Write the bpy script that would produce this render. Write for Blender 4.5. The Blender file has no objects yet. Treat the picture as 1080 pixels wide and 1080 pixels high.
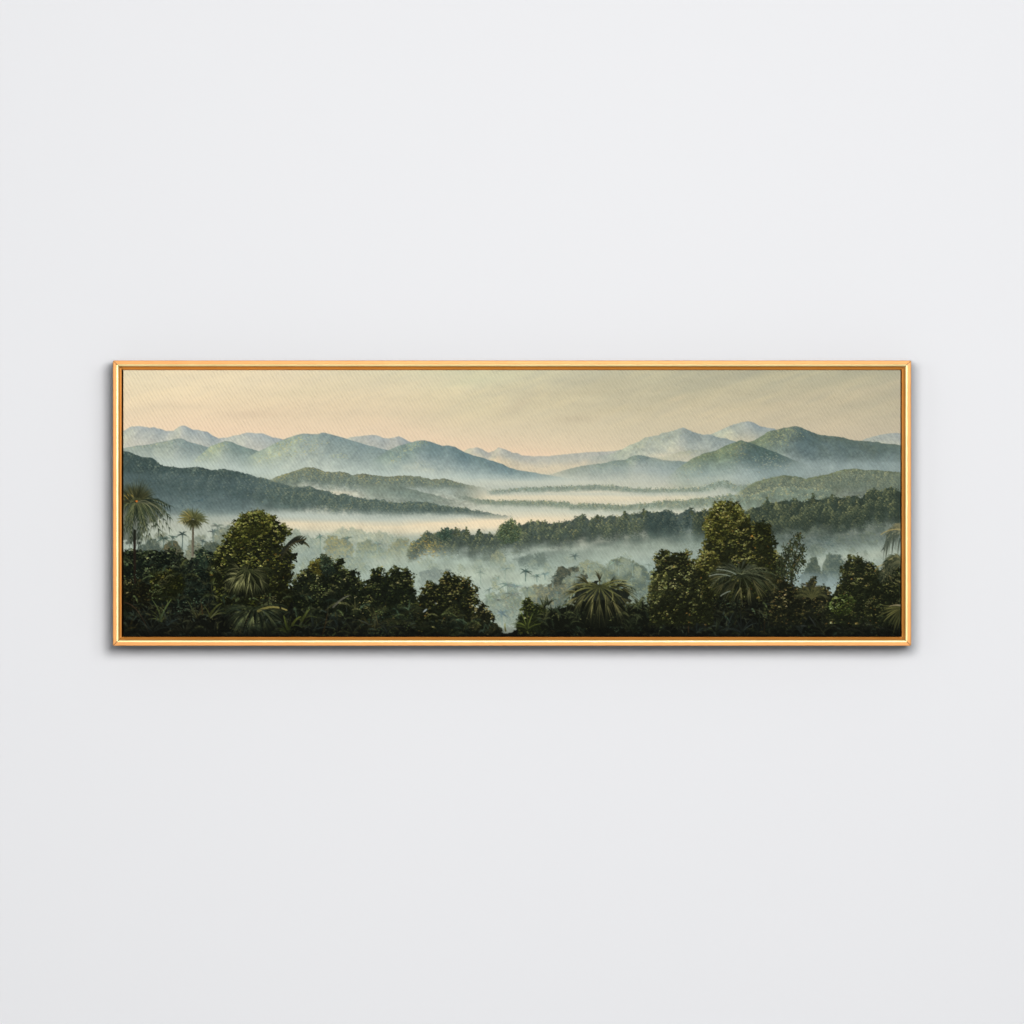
# A framed misty-valley oil painting hanging on a plain white wall.
# Everything is built here: the wall, the mitred gilt frame, the stretched
# canvas and the brush work of the picture on it.
import bpy, bmesh, math, random
import numpy as np
import numpy as np, math, random
# ----------------------------------------------------------------------------
# The oil painting: brush work laid down layer by layer (sky, ranges, mist,
# woods, foreground) into an array of paint colours, later carried by the
# vertices of the canvas.  Painter's units: 820 x 282, origin shifted so that
# x runs 130..950 and y runs 390..672 (top to bottom).
# ----------------------------------------------------------------------------
S = 2
PX0, PY0, PW, PH = 130.0, 390.0, 820, 282
W, H = PW * S, PH * S
rng = np.random.default_rng(11)
rnd = random.Random(5)
buf = np.zeros((H, W, 3), np.float32)
LAST = np.zeros(W)
relief = np.zeros((H, W), np.float32)
YY, XX = np.mgrid[0:H, 0:W].astype(np.float32)
XX = XX / S + PX0
YY = YY / S + PY0


def C(r, g, b):
    return np.array([r, g, b], np.float32) / 255.0


def vnoise(w, h, cx, cy, seed):
    g = np.random.default_rng(seed)
    nx, ny = int(w / cx) + 3, int(h / cy) + 3
    a = g.random((ny, nx)).astype(np.float32)
    x = np.arange(w) / cx
    y = np.arange(h) / cy
    xi, yi = x.astype(int), y.astype(int)
    fx, fy = x - xi, y - yi
    fx = (fx * fx * (3 - 2 * fx)).astype(np.float32)
    fy = (fy * fy * (3 - 2 * fy)).astype(np.float32)[:, None]
    r0, r1 = a[yi], a[yi + 1]
    t = r0[:, xi] * (1 - fx) + r0[:, xi + 1] * fx
    b = r1[:, xi] * (1 - fx) + r1[:, xi + 1] * fx
    return t * (1 - fy) + b * fy


def fbm(cx, cy, seed, octv=4, gain=.5):
    o = np.zeros((H, W), np.float32)
    a, s = 1.0, 0.0
    for k in range(octv):
        o += a * vnoise(W, H, max(cx * S / 2 ** k, 1.01), max(cy * S / 2 ** k, 1.01), seed + k * 17)
        s += a
        a *= gain
    return o / s


def n1(xs, c, seed, octv=3):
    o = np.zeros_like(xs)
    a, s = 1.0, 0.0
    for k in range(octv):
        g = np.random.default_rng(seed + k)
        t = (xs - PX0) / (c / 2 ** k) + 50
        tab = g.random(int(t.max()) + 4)
        i = t.astype(int)
        f = t - i
        f = f * f * (3 - 2 * f)
        o += a * (tab[i] * (1 - f) + tab[i + 1] * f)
        s += a
        a *= .55
    return o / s - .5


def lay(col, alpha, sl=None):
    global buf
    a = np.clip(alpha, 0, 1)[..., None]
    if sl is None:
        buf[:] = buf * (1 - a) + col * a
    else:
        buf[sl] = buf[sl] * (1 - a) + col * a


def smooth(t):
    t = np.clip(t, 0, 1)
    return t * t * (3 - 2 * t)


XS = (np.arange(W) / S + PX0).astype(np.float64)


def line(pts):
    p = np.array(pts, float)
    # softened polyline
    y = np.interp(XS, p[:, 0], p[:, 1])
    k = np.array([1, 2, 3, 2, 1], float)
    k /= k.sum()
    return np.convolve(np.pad(y, 2, mode='edge'), k, 'valid')


def ramp(stops, t):
    ts = [s[0] for s in stops]
    cs = np.array([s[1] for s in stops], np.float32)
    return np.stack([np.interp(t, ts, cs[:, i]) for i in range(3)], -1).astype(np.float32)


def spurs(sx, sy, seed):
    """Side light over the spurs and gullies that run down off a ridge."""
    pick = smooth((fbm(26, 40, seed + 7, 2) - .42) / .16)
    o = np.zeros((H, W), np.float32)
    for sg, sd in ((-1, 0), (1, 50)):
        b = fbm(sx, sy, seed + sd, 4, .6)
        g = np.empty_like(b)
        for j in range(H):
            g[j] = np.roll(b[j], int(sg * (.7 * j + 4 * math.sin(j / 23.0))))
        d = g - np.roll(g, 4, 1)
        d = d / (d.std() + 1e-6)
        o += d * (pick if sg < 0 else 1 - pick)
    return np.clip(o, -2, 2)


def hill(pts, stops, depth, seed, bump=1.0, bumpc=5.0, grain=.06, soft=.8, fade=None, xfade=None, aend=1.0, gully=.022, model=.12):
    """A ridge: paint runs from the ridge line down `depth` units through
    `stops` and thins into mist; xfade=(x0,a0,x1,a1,...) thins it sideways."""
    top = line(pts) - bump * 2 * n1(XS, bumpc, seed)
    d = YY - top[None, :].astype(np.float32)
    t = d / depth
    n = fbm(9, 6, seed + 3, 4)
    n2 = fbm(2.2, 1.6, seed + 5, 2)
    col = ramp(stops, t + (n - .5) * .35) * np.array([.985, .965, .94], np.float32)
    col = col * (1 + grain * ((n2 - .5) * 2.2 + (n - .5) * 1.6))[..., None]
    sp_ = spurs(13, 20, seed + 70) * np.clip(1.15 - t, 0, 1)
    k = np.clip(sp_, -1.6, 1.6)[..., None]
    col = col * (1 + gully * k * np.array([1.15, 1.0, .72], np.float32))
    sm = np.convolve(np.pad(line(pts), 12, mode='edge'), np.ones(25) / 25, 'valid')
    slope = np.convolve(np.pad(-np.gradient(sm) * S, 8, mode='edge'), np.ones(17) / 17, 'valid')
    slope = np.clip(slope / .45, -1.2, 1.2)
    xi = np.clip(((XX - PX0) * S + np.clip(d, 0, 60) * S * .35 * (n - .1)).astype(int), 0, W - 1)
    sl_ = slope[xi] * np.clip(1.1 - .8 * t, 0, 1) * (.55 + .9 * n)
    lit_ = np.clip(sl_, 0, 1.4)[..., None]
    shd_ = np.clip(-sl_, 0, 1.4)[..., None]
    col = col * (1 + model * (lit_ * np.array([1.0, .85, .25], np.float32) - shd_ * np.array([1.0, .72, .5], np.float32)))
    a = np.clip(d / soft + .5, 0, 1)
    if fade:
        a = a * (1 - (1 - aend) * smooth((d - fade[0]) / (fade[1] - fade[0])))
    if xfade:
        a = a * np.interp(XS, xfade[0::2], xfade[1::2])[None, :]
    lay(col.astype(np.float32), a)
    LAST[:] = top
    return top


def mist(yc, up, dn, col, alpha, seed, x=None, tilt=None, patch=.5):
    """A horizontal veil centred on yc (number or (x,y) points)."""
    y0 = line(yc) if not np.isscalar(yc) else np.full(W, float(yc))
    n = fbm(60, 7, seed, 4)
    d = YY - y0[None, :] + (n - .5) * 5
    a = np.where(d < 0, np.exp(-(d / up) ** 2), np.exp(-(d / dn) ** 2))
    a = a * (1 - patch + patch * 2 * n)
    if x is not None:
        a = a * np.interp(XS, x[0::2], x[1::2])[None, :]
    c = np.array(col, np.float32)
    lay(c, a * alpha)


def dab(x, y, rx, ry, ang, col, alpha=1.0, hard=2.2, z=0.0):
    R = max(rx, ry) + .6
    ix0 = max(int((x - R - PX0) * S), 0)
    ix1 = min(int((x + R - PX0) * S) + 2, W)
    iy0 = max(int((y - R - PY0) * S), 0)
    iy1 = min(int((y + R - PY0) * S) + 2, H)
    if ix0 >= ix1 or iy0 >= iy1:
        return
    dx = XX[iy0:iy1, ix0:ix1] - x
    dy = YY[iy0:iy1, ix0:ix1] - y
    c, s = math.cos(ang), math.sin(ang)
    u = (dx * c + dy * s) / rx
    v = (dy * c - dx * s) / ry
    a = np.clip((1.15 - np.sqrt(u * u + v * v)) * hard, 0, 1) * alpha
    b = buf[iy0:iy1, ix0:ix1]
    b += (col - b) * a[..., None]
    if z:
        r = relief[iy0:iy1, ix0:ix1]
        r += (z - r) * a


def stroke(p0, p1, p2, w0, w1, ca, cb, alpha=1.0, n=None, z=0.0):
    """A tapering curved brush stroke, w0 at the root and w1 at the tip."""
    L = math.hypot(p1[0] - p0[0], p1[1] - p0[1]) + math.hypot(p2[0] - p1[0], p2[1] - p1[1])
    n = n or max(3, int(L / 1.4) + 1)
    ts = np.linspace(0, 1, n)
    px = (1 - ts) ** 2 * p0[0] + 2 * ts * (1 - ts) * p1[0] + ts ** 2 * p2[0]
    py = (1 - ts) ** 2 * p0[1] + 2 * ts * (1 - ts) * p1[1] + ts ** 2 * p2[1]
    R = max(w0, w1) + .8
    ix0 = max(int((px.min() - R - PX0) * S), 0)
    ix1 = min(int((px.max() + R - PX0) * S) + 2, W)
    iy0 = max(int((py.min() - R - PY0) * S), 0)
    iy1 = min(int((py.max() + R - PY0) * S) + 2, H)
    if ix0 >= ix1 or iy0 >= iy1:
        return
    X = XX[iy0:iy1, ix0:ix1]
    Y = YY[iy0:iy1, ix0:ix1]
    best = np.full(X.shape, 9e9, np.float32)
    tb = np.zeros(X.shape, np.float32)
    for k in range(n - 1):
        ax, ay, bx, by = px[k], py[k], px[k + 1], py[k + 1]
        ex, ey = bx - ax, by - ay
        q = np.clip(((X - ax) * ex + (Y - ay) * ey) / (ex * ex + ey * ey + 1e-9), 0, 1)
        d = np.hypot(X - ax - q * ex, Y - ay - q * ey)
        m = d < best
        best = np.where(m, d, best)
        tb = np.where(m, ts[k] + q * (ts[1] - ts[0]), tb)
    w = w0 + (w1 - w0) * tb
    a = np.clip((w - best) * 1.6 + .55, 0, 1) * np.clip(w * 2.2, 0.25, 1) * alpha
    col = ca + (cb - ca) * tb[..., None]
    b = buf[iy0:iy1, ix0:ix1]
    b += (col - b) * a[..., None]
    if z:
        r = relief[iy0:iy1, ix0:ix1]
        r += (z - r) * a


def jit(c, v=.1, hue=.04):
    k = 1 + rnd.gauss(0, v)
    return np.clip(c * k * np.array([1 + rnd.gauss(0, hue), 1, 1 + rnd.gauss(0, hue)], np.float32), 0, 1)


def mixc(a, b, t):
    return a + (b - a) * min(max(t, 0), 1)


def inside(poly, x, y):
    r = False
    j = len(poly) - 1
    for i in range(len(poly)):
        xi, yi = poly[i]
        xj, yj = poly[j]
        if (yi > y) != (yj > y) and x < (xj - xi) * (y - yi) / (yj - yi) + xi:
            r = not r
        j = i
    return r


def poly_mask(poly, wob, seed, c=3.0):
    """Soft-edged mask of a polygon with a leafy, wobbling edge."""
    p = np.array(poly, float)
    x0, y0 = p.min(0) - 4
    x1, y1 = p.max(0) + 4
    ix0, ix1 = max(int((x0 - PX0) * S), 0), min(int((x1 - PX0) * S), W)
    iy0, iy1 = max(int((y0 - PY0) * S), 0), min(int((y1 - PY0) * S), H)
    sl = (slice(iy0, iy1), slice(ix0, ix1))
    X = XX[sl] + wob * 2 * (vnoise(ix1 - ix0, iy1 - iy0, c * S, c * S, seed) - .5)
    Y = YY[sl] + wob * 2 * (vnoise(ix1 - ix0, iy1 - iy0, c * S, c * S, seed + 1) - .5)
    m = np.zeros(X.shape, bool)
    j = len(poly) - 1
    for i in range(len(poly)):
        xi, yi = poly[i]
        xj, yj = poly[j]
        if yi != yj:
            m ^= ((yi > Y) != (yj > Y)) & (X < (xj - xi) * (Y - yi) / (yj - yi) + xi)
        j = i
    m = m.astype(np.float32)
    q = np.pad(m, 1, mode='edge')
    m = (q[:-2, 1:-1] + q[2:, 1:-1] + q[1:-1, :-2] + q[1:-1, 2:] + 4 * m) / 8
    return m, sl


def sprig(x, y, s, c, dark, r, k=5, shade=.7, z=.5, alpha=.95):
    """A few leaves fanned round one point with a touch of shade below."""
    if shade:
        dab(x + s * .35, y + s * .75, s * 1.35, s * 1.0, 0, dark * .7, shade, 1.5)
    a0 = r.uniform(-.5, .5)
    for q in range(k):
        an = a0 - math.pi * 1.12 + math.pi * 1.24 * (q + .5) / k + r.gauss(0, .22)
        l = s * r.uniform(.7, 1.25)
        cc = c * (1 + .16 * math.cos(an + 2.3) + r.gauss(0, .1))
        dab(x + .75 * l * math.cos(an), y + .7 * l * math.sin(an), l * .72, s * .34, an, np.clip(cc, 0, 1), alpha, 1.9, z)


def crown(poly, dark, mid, light, seed, n=900, lobe=6.5, leaf=1.0, fill=.96, lightdir=(-.55, -.8), gain=1.0,
          accent=None, acc_p=.04, edge=1.6, haze=0.0, hazec=None, z=.5, spec=0.10, bottom_dark=.6, dens=1.0, rim=1.0):
    """A leafy crown: dark mass, then sprigs of leaves in lit clumps, the rim
    broken by sprigs that stick out of it."""
    r = random.Random(seed)
    leaf = leaf * .8
    grn = np.array([.93, 1.0, .93], np.float32)
    dark, mid, light = dark * grn * 1.1, mid * grn * 1.04, (light * .8 + light.mean() * .2) * grn * .9
    acc_p *= .45
    p = np.array(poly, float)
    x0, y0 = p.min(0)
    x1, y1 = p.max(0)
    m, sl = poly_mask(poly, edge * 2.1, seed, 2.4)
    mh, mw = m.shape
    gx_, gy_ = sl[1].start / S + PX0, sl[0].start / S + PY0
    t1 = vnoise(mw, mh, lobe * 1.5 * S, lobe * 1.2 * S, seed + 9)
    t2 = vnoise(mw, mh, lobe * .7 * S, lobe * .6 * S, seed + 19)
    tone = .62 * t1 + .38 * t2
    # relief of the clumps: lit where the clump turns up and to the left
    gyv, gxv = np.gradient(tone)
    lit = -(gxv * lightdir[0] + gyv * lightdir[1]) * lobe * S * .55
    base = dark * (.7 + .6 * t2[..., None])
    lay(base.astype(np.float32), m * fill, sl)
    cx, cy = (x0 + x1) / 2, (y0 + y1) / 2
    rx, ry = (x1 - x0) / 2, (y1 - y0) / 2
    area = 0.0
    for i in range(len(poly)):
        xa, ya = poly[i - 1]
        xb, yb = poly[i]
        area += xa * yb - xb * ya
    area = abs(area) / 2
    cnt = int(area / (leaf * leaf * 5.6) * dens * (n > 0))
    pts = []
    for _ in range(cnt):
        for _t in range(30):
            x, y = r.uniform(x0, x1), r.uniform(y0, y1)
            if inside(poly, x, y):
                pts.append((x, y, 0))
                break
    per = 0
    for i in range(len(poly)):
        xa, ya = poly[i - 1]
        xb, yb = poly[i]
        L = math.hypot(xb - xa, yb - ya)
        if min(ya, yb) > y0 + .8 * (y1 - y0) and abs(ya - yb) < 3:
            continue
        for _ in range(int(L / leaf * .8 * rim)):
            t = r.random()
            x, y = xa + (xb - xa) * t, ya + (yb - ya) * t
            ox, oy = x - cx, y - cy
            ol = math.hypot(ox, oy) + 1e-6
            d = r.uniform(-1.4, 1.5) * leaf
            pts.append((x + ox / ol * d, y + oy / ol * d, 1))
        for _ in range(int(L * .55 * rim)):
            t = r.random()
            x, y = xa + (xb - xa) * t, ya + (yb - ya) * t
            ox, oy = x - cx, y - cy
            ol = math.hypot(ox, oy) + 1e-6
            d = r.uniform(.8, 1.0) * leaf * (1 + 4.5 * r.random() ** 2.2)
            pts.append((x + ox / ol * d, y + oy / ol * d - .3, 2))
        if rim and r.random() < L / 7:      # boughs that stand out of the mass
            t = r.random()
            bx_, by_ = xa + (xb - xa) * t, ya + (yb - ya) * t
            br = r.uniform(1.3, 2.9) * leaf
            ox, oy = bx_ - cx, by_ - cy
            ol = math.hypot(ox, oy) + 1e-6
            bx_, by_ = bx_ + ox / ol * br * .6, by_ + oy / ol * br * .6
            for _ in range(int(br * br * 1.1) + 3):
                th, q_ = r.uniform(0, 6.283), math.sqrt(r.random()) * br
                pts.append((bx_ + q_ * math.cos(th), by_ + q_ * math.sin(th) * .8, 1))
    pts.sort(key=lambda q: q[1] + r.gauss(0, 5))
    for (x, y, rimf) in pts:
        ix = min(max(int((x - gx_) * S), 0), mw - 1)
        iy = min(max(int((y - gy_) * S), 0), mh - 1)
        gl = ((x - cx) / rx * lightdir[0] + (y - cy) / ry * lightdir[1])
        l = .36 + 1.25 * float(lit[iy, ix]) + 1.1 * (float(t1[iy, ix]) - .5) + .30 * gl * gain + r.gauss(0, .22)
        vy = (y - y0) / (y1 - y0)
        l -= bottom_dark * .75 * max(0, vy - .45)
        if rimf:
            l -= .08
        if l < .5:
            c = mixc(dark, mid, max(l, 0) / .5)
        else:
            c = mixc(mid, light, (l - .5) / .45)
        if l > .75 and r.random() < spec:
            c = mixc(c, C(200, 196, 140), .4)
        if accent is not None and r.random() < acc_p:
            c = mixc(c, accent, .55)
        c = np.clip(c * (1 + r.gauss(0, .12)) * np.array([1 + r.gauss(0, .04), 1, 1 + r.gauss(0, .05)], np.float32), 0, 1)
        dk = dark
        if haze:
            c = mixc(c, hazec, haze)
            dk = mixc(dark, hazec, haze)
        s = leaf * r.uniform(.75, 1.3)
        if rimf == 2:
            sprig(x, y, s * .75, mixc(c, dk, .35), dk, r, 3, 0, z, .8)
        else:
            sprig(x, y, s, c, dk, r, 4 if s < 1 else 5, .0 if rimf else .5, z)


def tree_dabs(x, yt, w, h, dark, mid, light, r, leaf, alpha, conical):
    """One small distant tree: narrow top, broader body, lit from the left."""
    k = int(w * h / (leaf * leaf * 2.2))
    L = []
    for _ in range(k):
        v = r.random() ** .8
        hw = w * .5 * ((.12 + .88 * v) if conical else math.sqrt(max(.05, 1 - (1 - min(v * 1.9, 1)) ** 2)))
        u = r.uniform(-1, 1)
        L.append((x + u * hw, yt + v * h, u, v))
    L.sort(key=lambda q: q[1])
    tw = r.gauss(0, .13)
    ph = r.uniform(0, 6)
    for (px, py, u, v) in L:
        l = .60 - .30 * u - .72 * v + .22 * math.sin(px * 1.5 + ph) * math.cos(py * 1.3 + ph) + tw + r.gauss(0, .15)
        c = mixc(dark, mid, max(l, 0) / .5) if l < .5 else mixc(mid, light, (l - .5) / .5)
        c = np.clip(c * (1 + r.gauss(0, .1)), 0, 1)
        s = leaf * r.uniform(.6, 1.25)
        dab(px, py, s * 1.1, s * .6, r.uniform(-.9, .9), c, alpha * (1 - .75 * max(0, v - .45) / .55) * r.uniform(.7, 1), 1.7, .25)


def bank(top_pts, depth, dark, mid, light, seed, n=1500, lobe=4.5, leaf=.8, fade=.6, hazec=None, lightdir=(-.6, -.75),
         accent=None, acc_p=.05, rag=2.2, base_a=.9, bumps=4.5, rows=3, tall=1.0):
    """A long bank of wood, tree by tree, whose foot sinks into mist."""
    r = random.Random(seed)
    pts = np.array(top_pts, float)
    xa, xb = pts[0, 0], pts[-1, 0]
    top = line(top_pts)
    tops = top - rag * .8 * n1(XS, bumps, seed) - rag * .4 * n1(XS, bumps * .35, seed + 4, 2) + rag * .5
    d = YY - tops[None, :].astype(np.float32)
    dep = np.full((1, W), float(depth)) if np.isscalar(depth) else np.interp(XS, [q[0] for q in depth], [q[1] for q in depth])[None, :]
    nf = fbm(14, 5, seed + 8, 3)
    a = np.clip(d / .8 + .5, 0, 1) * (1 - smooth((d / dep + (nf - .5) * .5 - fade) / (1.15 - fade)))
    l_end = np.ones(W) if xa <= PX0 + 1 else np.clip((XS - xa) / 7, 0, 1)
    r_end = np.ones(W) if xb >= PX0 + PW - 1 else np.clip((xb - XS) / 7, 0, 1)
    ends = l_end * r_end
    a = a * ends[None, :] * base_a
    tone = fbm(5, 6, seed + 2, 3)
    lay((dark * (.8 + .55 * tone[..., None])).astype(np.float32), a)
    span = xb - xa
    for row in range(rows):
        wv = lobe * 1.55 * (1 + .12 * row)
        cnt = int(span / wv * 1.75)
        xs_ = [xa + span * (q + r.uniform(-.4, 1.4)) / cnt for q in range(cnt)]
        r.shuffle(xs_)
        for x in xs_:
            i = min(max(int((x - PX0) * S), 0), W - 1)
            if not (xa <= x <= xb):
                continue
            dp = float(dep[0, i])
            if row and dp < lobe * 1.3:
                continue
            w = wv * r.uniform(.6, 1.3)
            h = min(w * r.uniform(1.0, 1.7) * tall, dp * .8)
            y = top[i] + dp * .55 * row / max(rows, 1) + r.uniform(-.5, .5) * rag * (.6 + row)
            f = (y + h * .5 - top[i]) / dp
            al = 1 - min(max((f - fade) / (1.15 - fade), 0), 1)
            lt = light if accent is None or r.random() > acc_p * 2 else mixc(light, accent, .6)
            tree_dabs(x, y, w, h, dark, mid, lt, r, leaf, .92 * al * float(ends[i]), r.random() < .2)


def frond(cx, cy, ang, L, droop, dark, light, seed, leaflets=11, lw=.8, ll=.38, spread=.75, up=.18, a=1.0, z=.7, rib=None):
    """A feather frond: an arching rib with leaflets hanging off both sides."""
    r = random.Random(seed)
    ex, ey = cx + L * math.cos(ang), cy + L * math.sin(ang) + droop * L
    mx, my = cx + .55 * L * math.cos(ang), cy + .55 * L * math.sin(ang) - up * L
    for k in range(leaflets):
        t = .18 + .82 * k / (leaflets - 1)
        bx = (1 - t) ** 2 * cx + 2 * t * (1 - t) * mx + t * t * ex
        by = (1 - t) ** 2 * cy + 2 * t * (1 - t) * my + t * t * ey
        tx = 2 * (1 - t) * (mx - cx) + 2 * t * (ex - mx)
        ty = 2 * (1 - t) * (my - cy) + 2 * t * (ey - my)
        ta = math.atan2(ty, tx)
        for sgn in (-1, 1):
            l = L * ll * (1 - .55 * t) * r.uniform(.75, 1.2)
            aa = ta + sgn * spread * r.uniform(.7, 1.2)
            x2, y2 = bx + l * math.cos(aa), by + l * math.sin(aa) + .35 * l
            x1_, y1_ = bx + .5 * l * math.cos(aa), by + .5 * l * math.sin(aa)
            lit = (.62 if math.sin(aa) < .2 else .3) + r.gauss(0, .25)
            c = mixc(dark, light, lit)
            stroke((bx, by), (x1_, y1_), (x2, y2), lw * r.uniform(.6, 1), lw * .2, c, c * .85, a, z=z)
    stroke((cx, cy), (mx, my), (ex, ey), lw * .7, lw * .3, light * .9 if rib is None else rib, light if rib is None else rib, a * .8, z=z)


def fan(cx, cy, a0, a1, L, dark, light, seed, n=11, lw=.8, droop=.35, a=1.0, z=.7):
    """A fan leaf: blades spread from one point and bend down at the tips."""
    r = random.Random(seed)
    for k in range(n):
        an = a0 + (a1 - a0) * (k + r.uniform(-.3, .3)) / max(n - 1, 1)
        l = L * r.uniform(.75, 1.1)
        x2, y2 = cx + l * math.cos(an), cy + l * math.sin(an) + droop * l
        x1_, y1_ = cx + .6 * l * math.cos(an), cy + .6 * l * math.sin(an)
        c = mixc(dark, light, r.random() ** 1.2)
        stroke((cx, cy), (x1_, y1_), (x2, y2), lw * r.uniform(.55, 1.1), lw * .15, c * .75, c, a, z=z)


def fan_palm(cx, cy, R, fans, dark, light, seed, lw=.85, blade=.5, droop=.5, flat=.8, a0=-math.pi, a1=0.0, n=10):
    """A crown of drooping fan leaves on stalks."""
    r = random.Random(seed)
    order = list(range(fans))
    r.shuffle(order)
    for q, k in enumerate(order):
        an = a0 + (a1 - a0) * (k + .5) / fans + r.uniform(-.12, .12)
        d = R * (.28 + .4 * r.random())
        hx, hy = cx + d * math.cos(an), cy + flat * d * math.sin(an)
        stroke((cx, cy), ((cx + hx) / 2, (cy + hy) / 2 - 1), (hx, hy), .5, .4, dark, mixc(dark, light, .4), .8)
        s = -.75 * math.cos(an)
        base = math.pi / 2 + s * .9 if True else an
        lit = mixc(dark, light, .45 + .55 * q / fans)
        fan(hx, hy, base - .85, base + .85, R * blade * r.uniform(.8, 1.15), dark, lit, seed * 31 + k, n=n, lw=lw, droop=droop)


def tuft(cx, cy, R, n, dark, light, seed, a0=-2.9, a1=-.25, lw=.9, droop=.25, curve=.15, a=1.0, z=.7):
    """A rosette of sword leaves or grasses rising from one point."""
    r = random.Random(seed)
    for k in range(n):
        an = r.uniform(a0, a1)
        l = R * r.uniform(.55, 1.1)
        x2, y2 = cx + l * math.cos(an), cy + l * math.sin(an) + droop * l * abs(math.cos(an))
        x1_, y1_ = cx + .55 * l * math.cos(an), cy + .55 * l * math.sin(an) - curve * l
        c = mixc(dark, light, r.random())
        stroke((cx, cy), (x1_, y1_), (x2, y2), lw * r.uniform(.5, 1), lw * .2, c * .7, c, a, z=z)


def burst(cx, cy, dirs, hub, L, dark, light, seed, n=7, spread=.34, lw=.8, droop=.3, flat=.65, a=1.0, jitter=.1, tone=None):
    """Fan leaves held out round a crown, each a bundle of blades with dark
    gaps between the bundles; dirs in degrees, 90 = straight down."""
    r = random.Random(seed)
    dirs = list(dirs)
    order = list(range(len(dirs)))
    r.shuffle(order)
    for q in order:
        an = math.radians(dirs[q]) + r.uniform(-jitter, jitter)
        h = hub * r.uniform(.7, 1.25)
        hx, hy = cx + h * math.cos(an), cy + h * math.sin(an) * flat
        stroke((cx, cy), ((cx + hx) / 2, (cy + hy) / 2 - .8), (hx, hy), .55, .4, dark * 1.2, mixc(dark, light, .4), a * .8)
        k = tone[q] if tone else r.uniform(.45, 1.0)
        fan(hx, hy, an - spread, an + spread, L * r.uniform(.8, 1.15), dark, mixc(dark, light, k), seed * 37 + q, n=n, lw=lw, droop=droop, a=a)


def ghost(poly, dark, light, seed, a=.5, leaf=.8, foot=.5, grain=.5, dens=1.0):
    """A tree or thicket half lost in mist: soft edge, little contrast, and
    its foot dissolving."""
    r = random.Random(seed)
    p = np.array(poly, float)
    x0, y0 = p.min(0)
    x1, y1 = p.max(0)
    m, sl = poly_mask(poly, 3.0, seed, 3.2)
    m = (m + np.roll(m, 1, 0) + np.roll(m, -1, 0) + np.roll(m, 1, 1) + np.roll(m, -1, 1)) / 5
    v = (YY[sl] - y0) / (y1 - y0)
    fade = 1 - smooth((v - foot) / (1.05 - foot))
    t = vnoise(m.shape[1], m.shape[0], 3.5 * S, 3 * S, seed + 5)
    t2 = vnoise(m.shape[1], m.shape[0], 1.3 * S, 1.1 * S, seed + 6)
    col = dark + (light - dark) * np.clip(.35 + (t - .5) * 1.0 + (t2 - .5) * .8 - .25 * (v - .3), 0, 1)[..., None]
    lay(col.astype(np.float32), m * fade * a, sl)
    for _ in range(int((x1 - x0) * (y1 - y0) * .55 * dens)):
        x, y = r.uniform(x0, x1), r.uniform(y0, y1)
        if not inside(poly, x + r.gauss(0, .9), y + r.gauss(0, .9)):
            continue
        vv = (y - y0) / (y1 - y0)
        f = 1 - min(max((vv - foot) / (1.05 - foot), 0), 1)
        ux = (x - (x0 + x1) / 2) / (x1 - x0)
        c = mixc(dark * .92, light, .42 - .5 * ux - .3 * (vv - .3) + r.gauss(0, .3))
        dab(x, y, leaf * r.uniform(.7, 1.3), leaf * r.uniform(.4, .7), r.uniform(-.8, .8), c, a * f * grain * 1.3, 1.6, .15)


def plume(cx, cy, ex, ey, lift, n, L, dark, light, seed, lw=.5, hang=.8, a=.92):
    """An arching frond whose leaflets hang from the rib."""
    r = random.Random(seed)
    mx, my = cx + .5 * (ex - cx), min(cy, ey) - lift + .25 * abs(ey - cy)
    for k in range(n):
        t = .12 + .88 * k / (n - 1)
        bx = (1 - t) ** 2 * cx + 2 * t * (1 - t) * mx + t * t * ex
        by = (1 - t) ** 2 * cy + 2 * t * (1 - t) * my + t * t * ey
        tx = 2 * (1 - t) * (mx - cx) + 2 * t * (ex - mx)
        ty = 2 * (1 - t) * (my - cy) + 2 * t * (ey - my)
        ta = math.atan2(ty, tx)
        for sgn in (-1, 1):
            l = L * (1 - .45 * t) * r.uniform(.6, 1.2)
            aa = ta + sgn * r.uniform(.35, .8)
            x2 = bx + l * math.cos(aa) * (1 - .35 * hang)
            y2 = by + l * math.sin(aa) * .8 + hang * l * .6
            c = mixc(dark, light, (.75 if sgn * math.cos(ta) < 0 else .35) + r.gauss(0, .25))
            stroke((bx, by), (bx + .55 * l * math.cos(aa), by + .5 * l * math.sin(aa)), (x2, y2), lw * r.uniform(.7, 1.1), lw * .25, c * .85, c, a, z=.7)
    stroke((cx, cy), (mx, my), (ex, ey), lw * .9, lw * .5, mixc(dark, light, .8), light, a * .8, z=.7)
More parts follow.
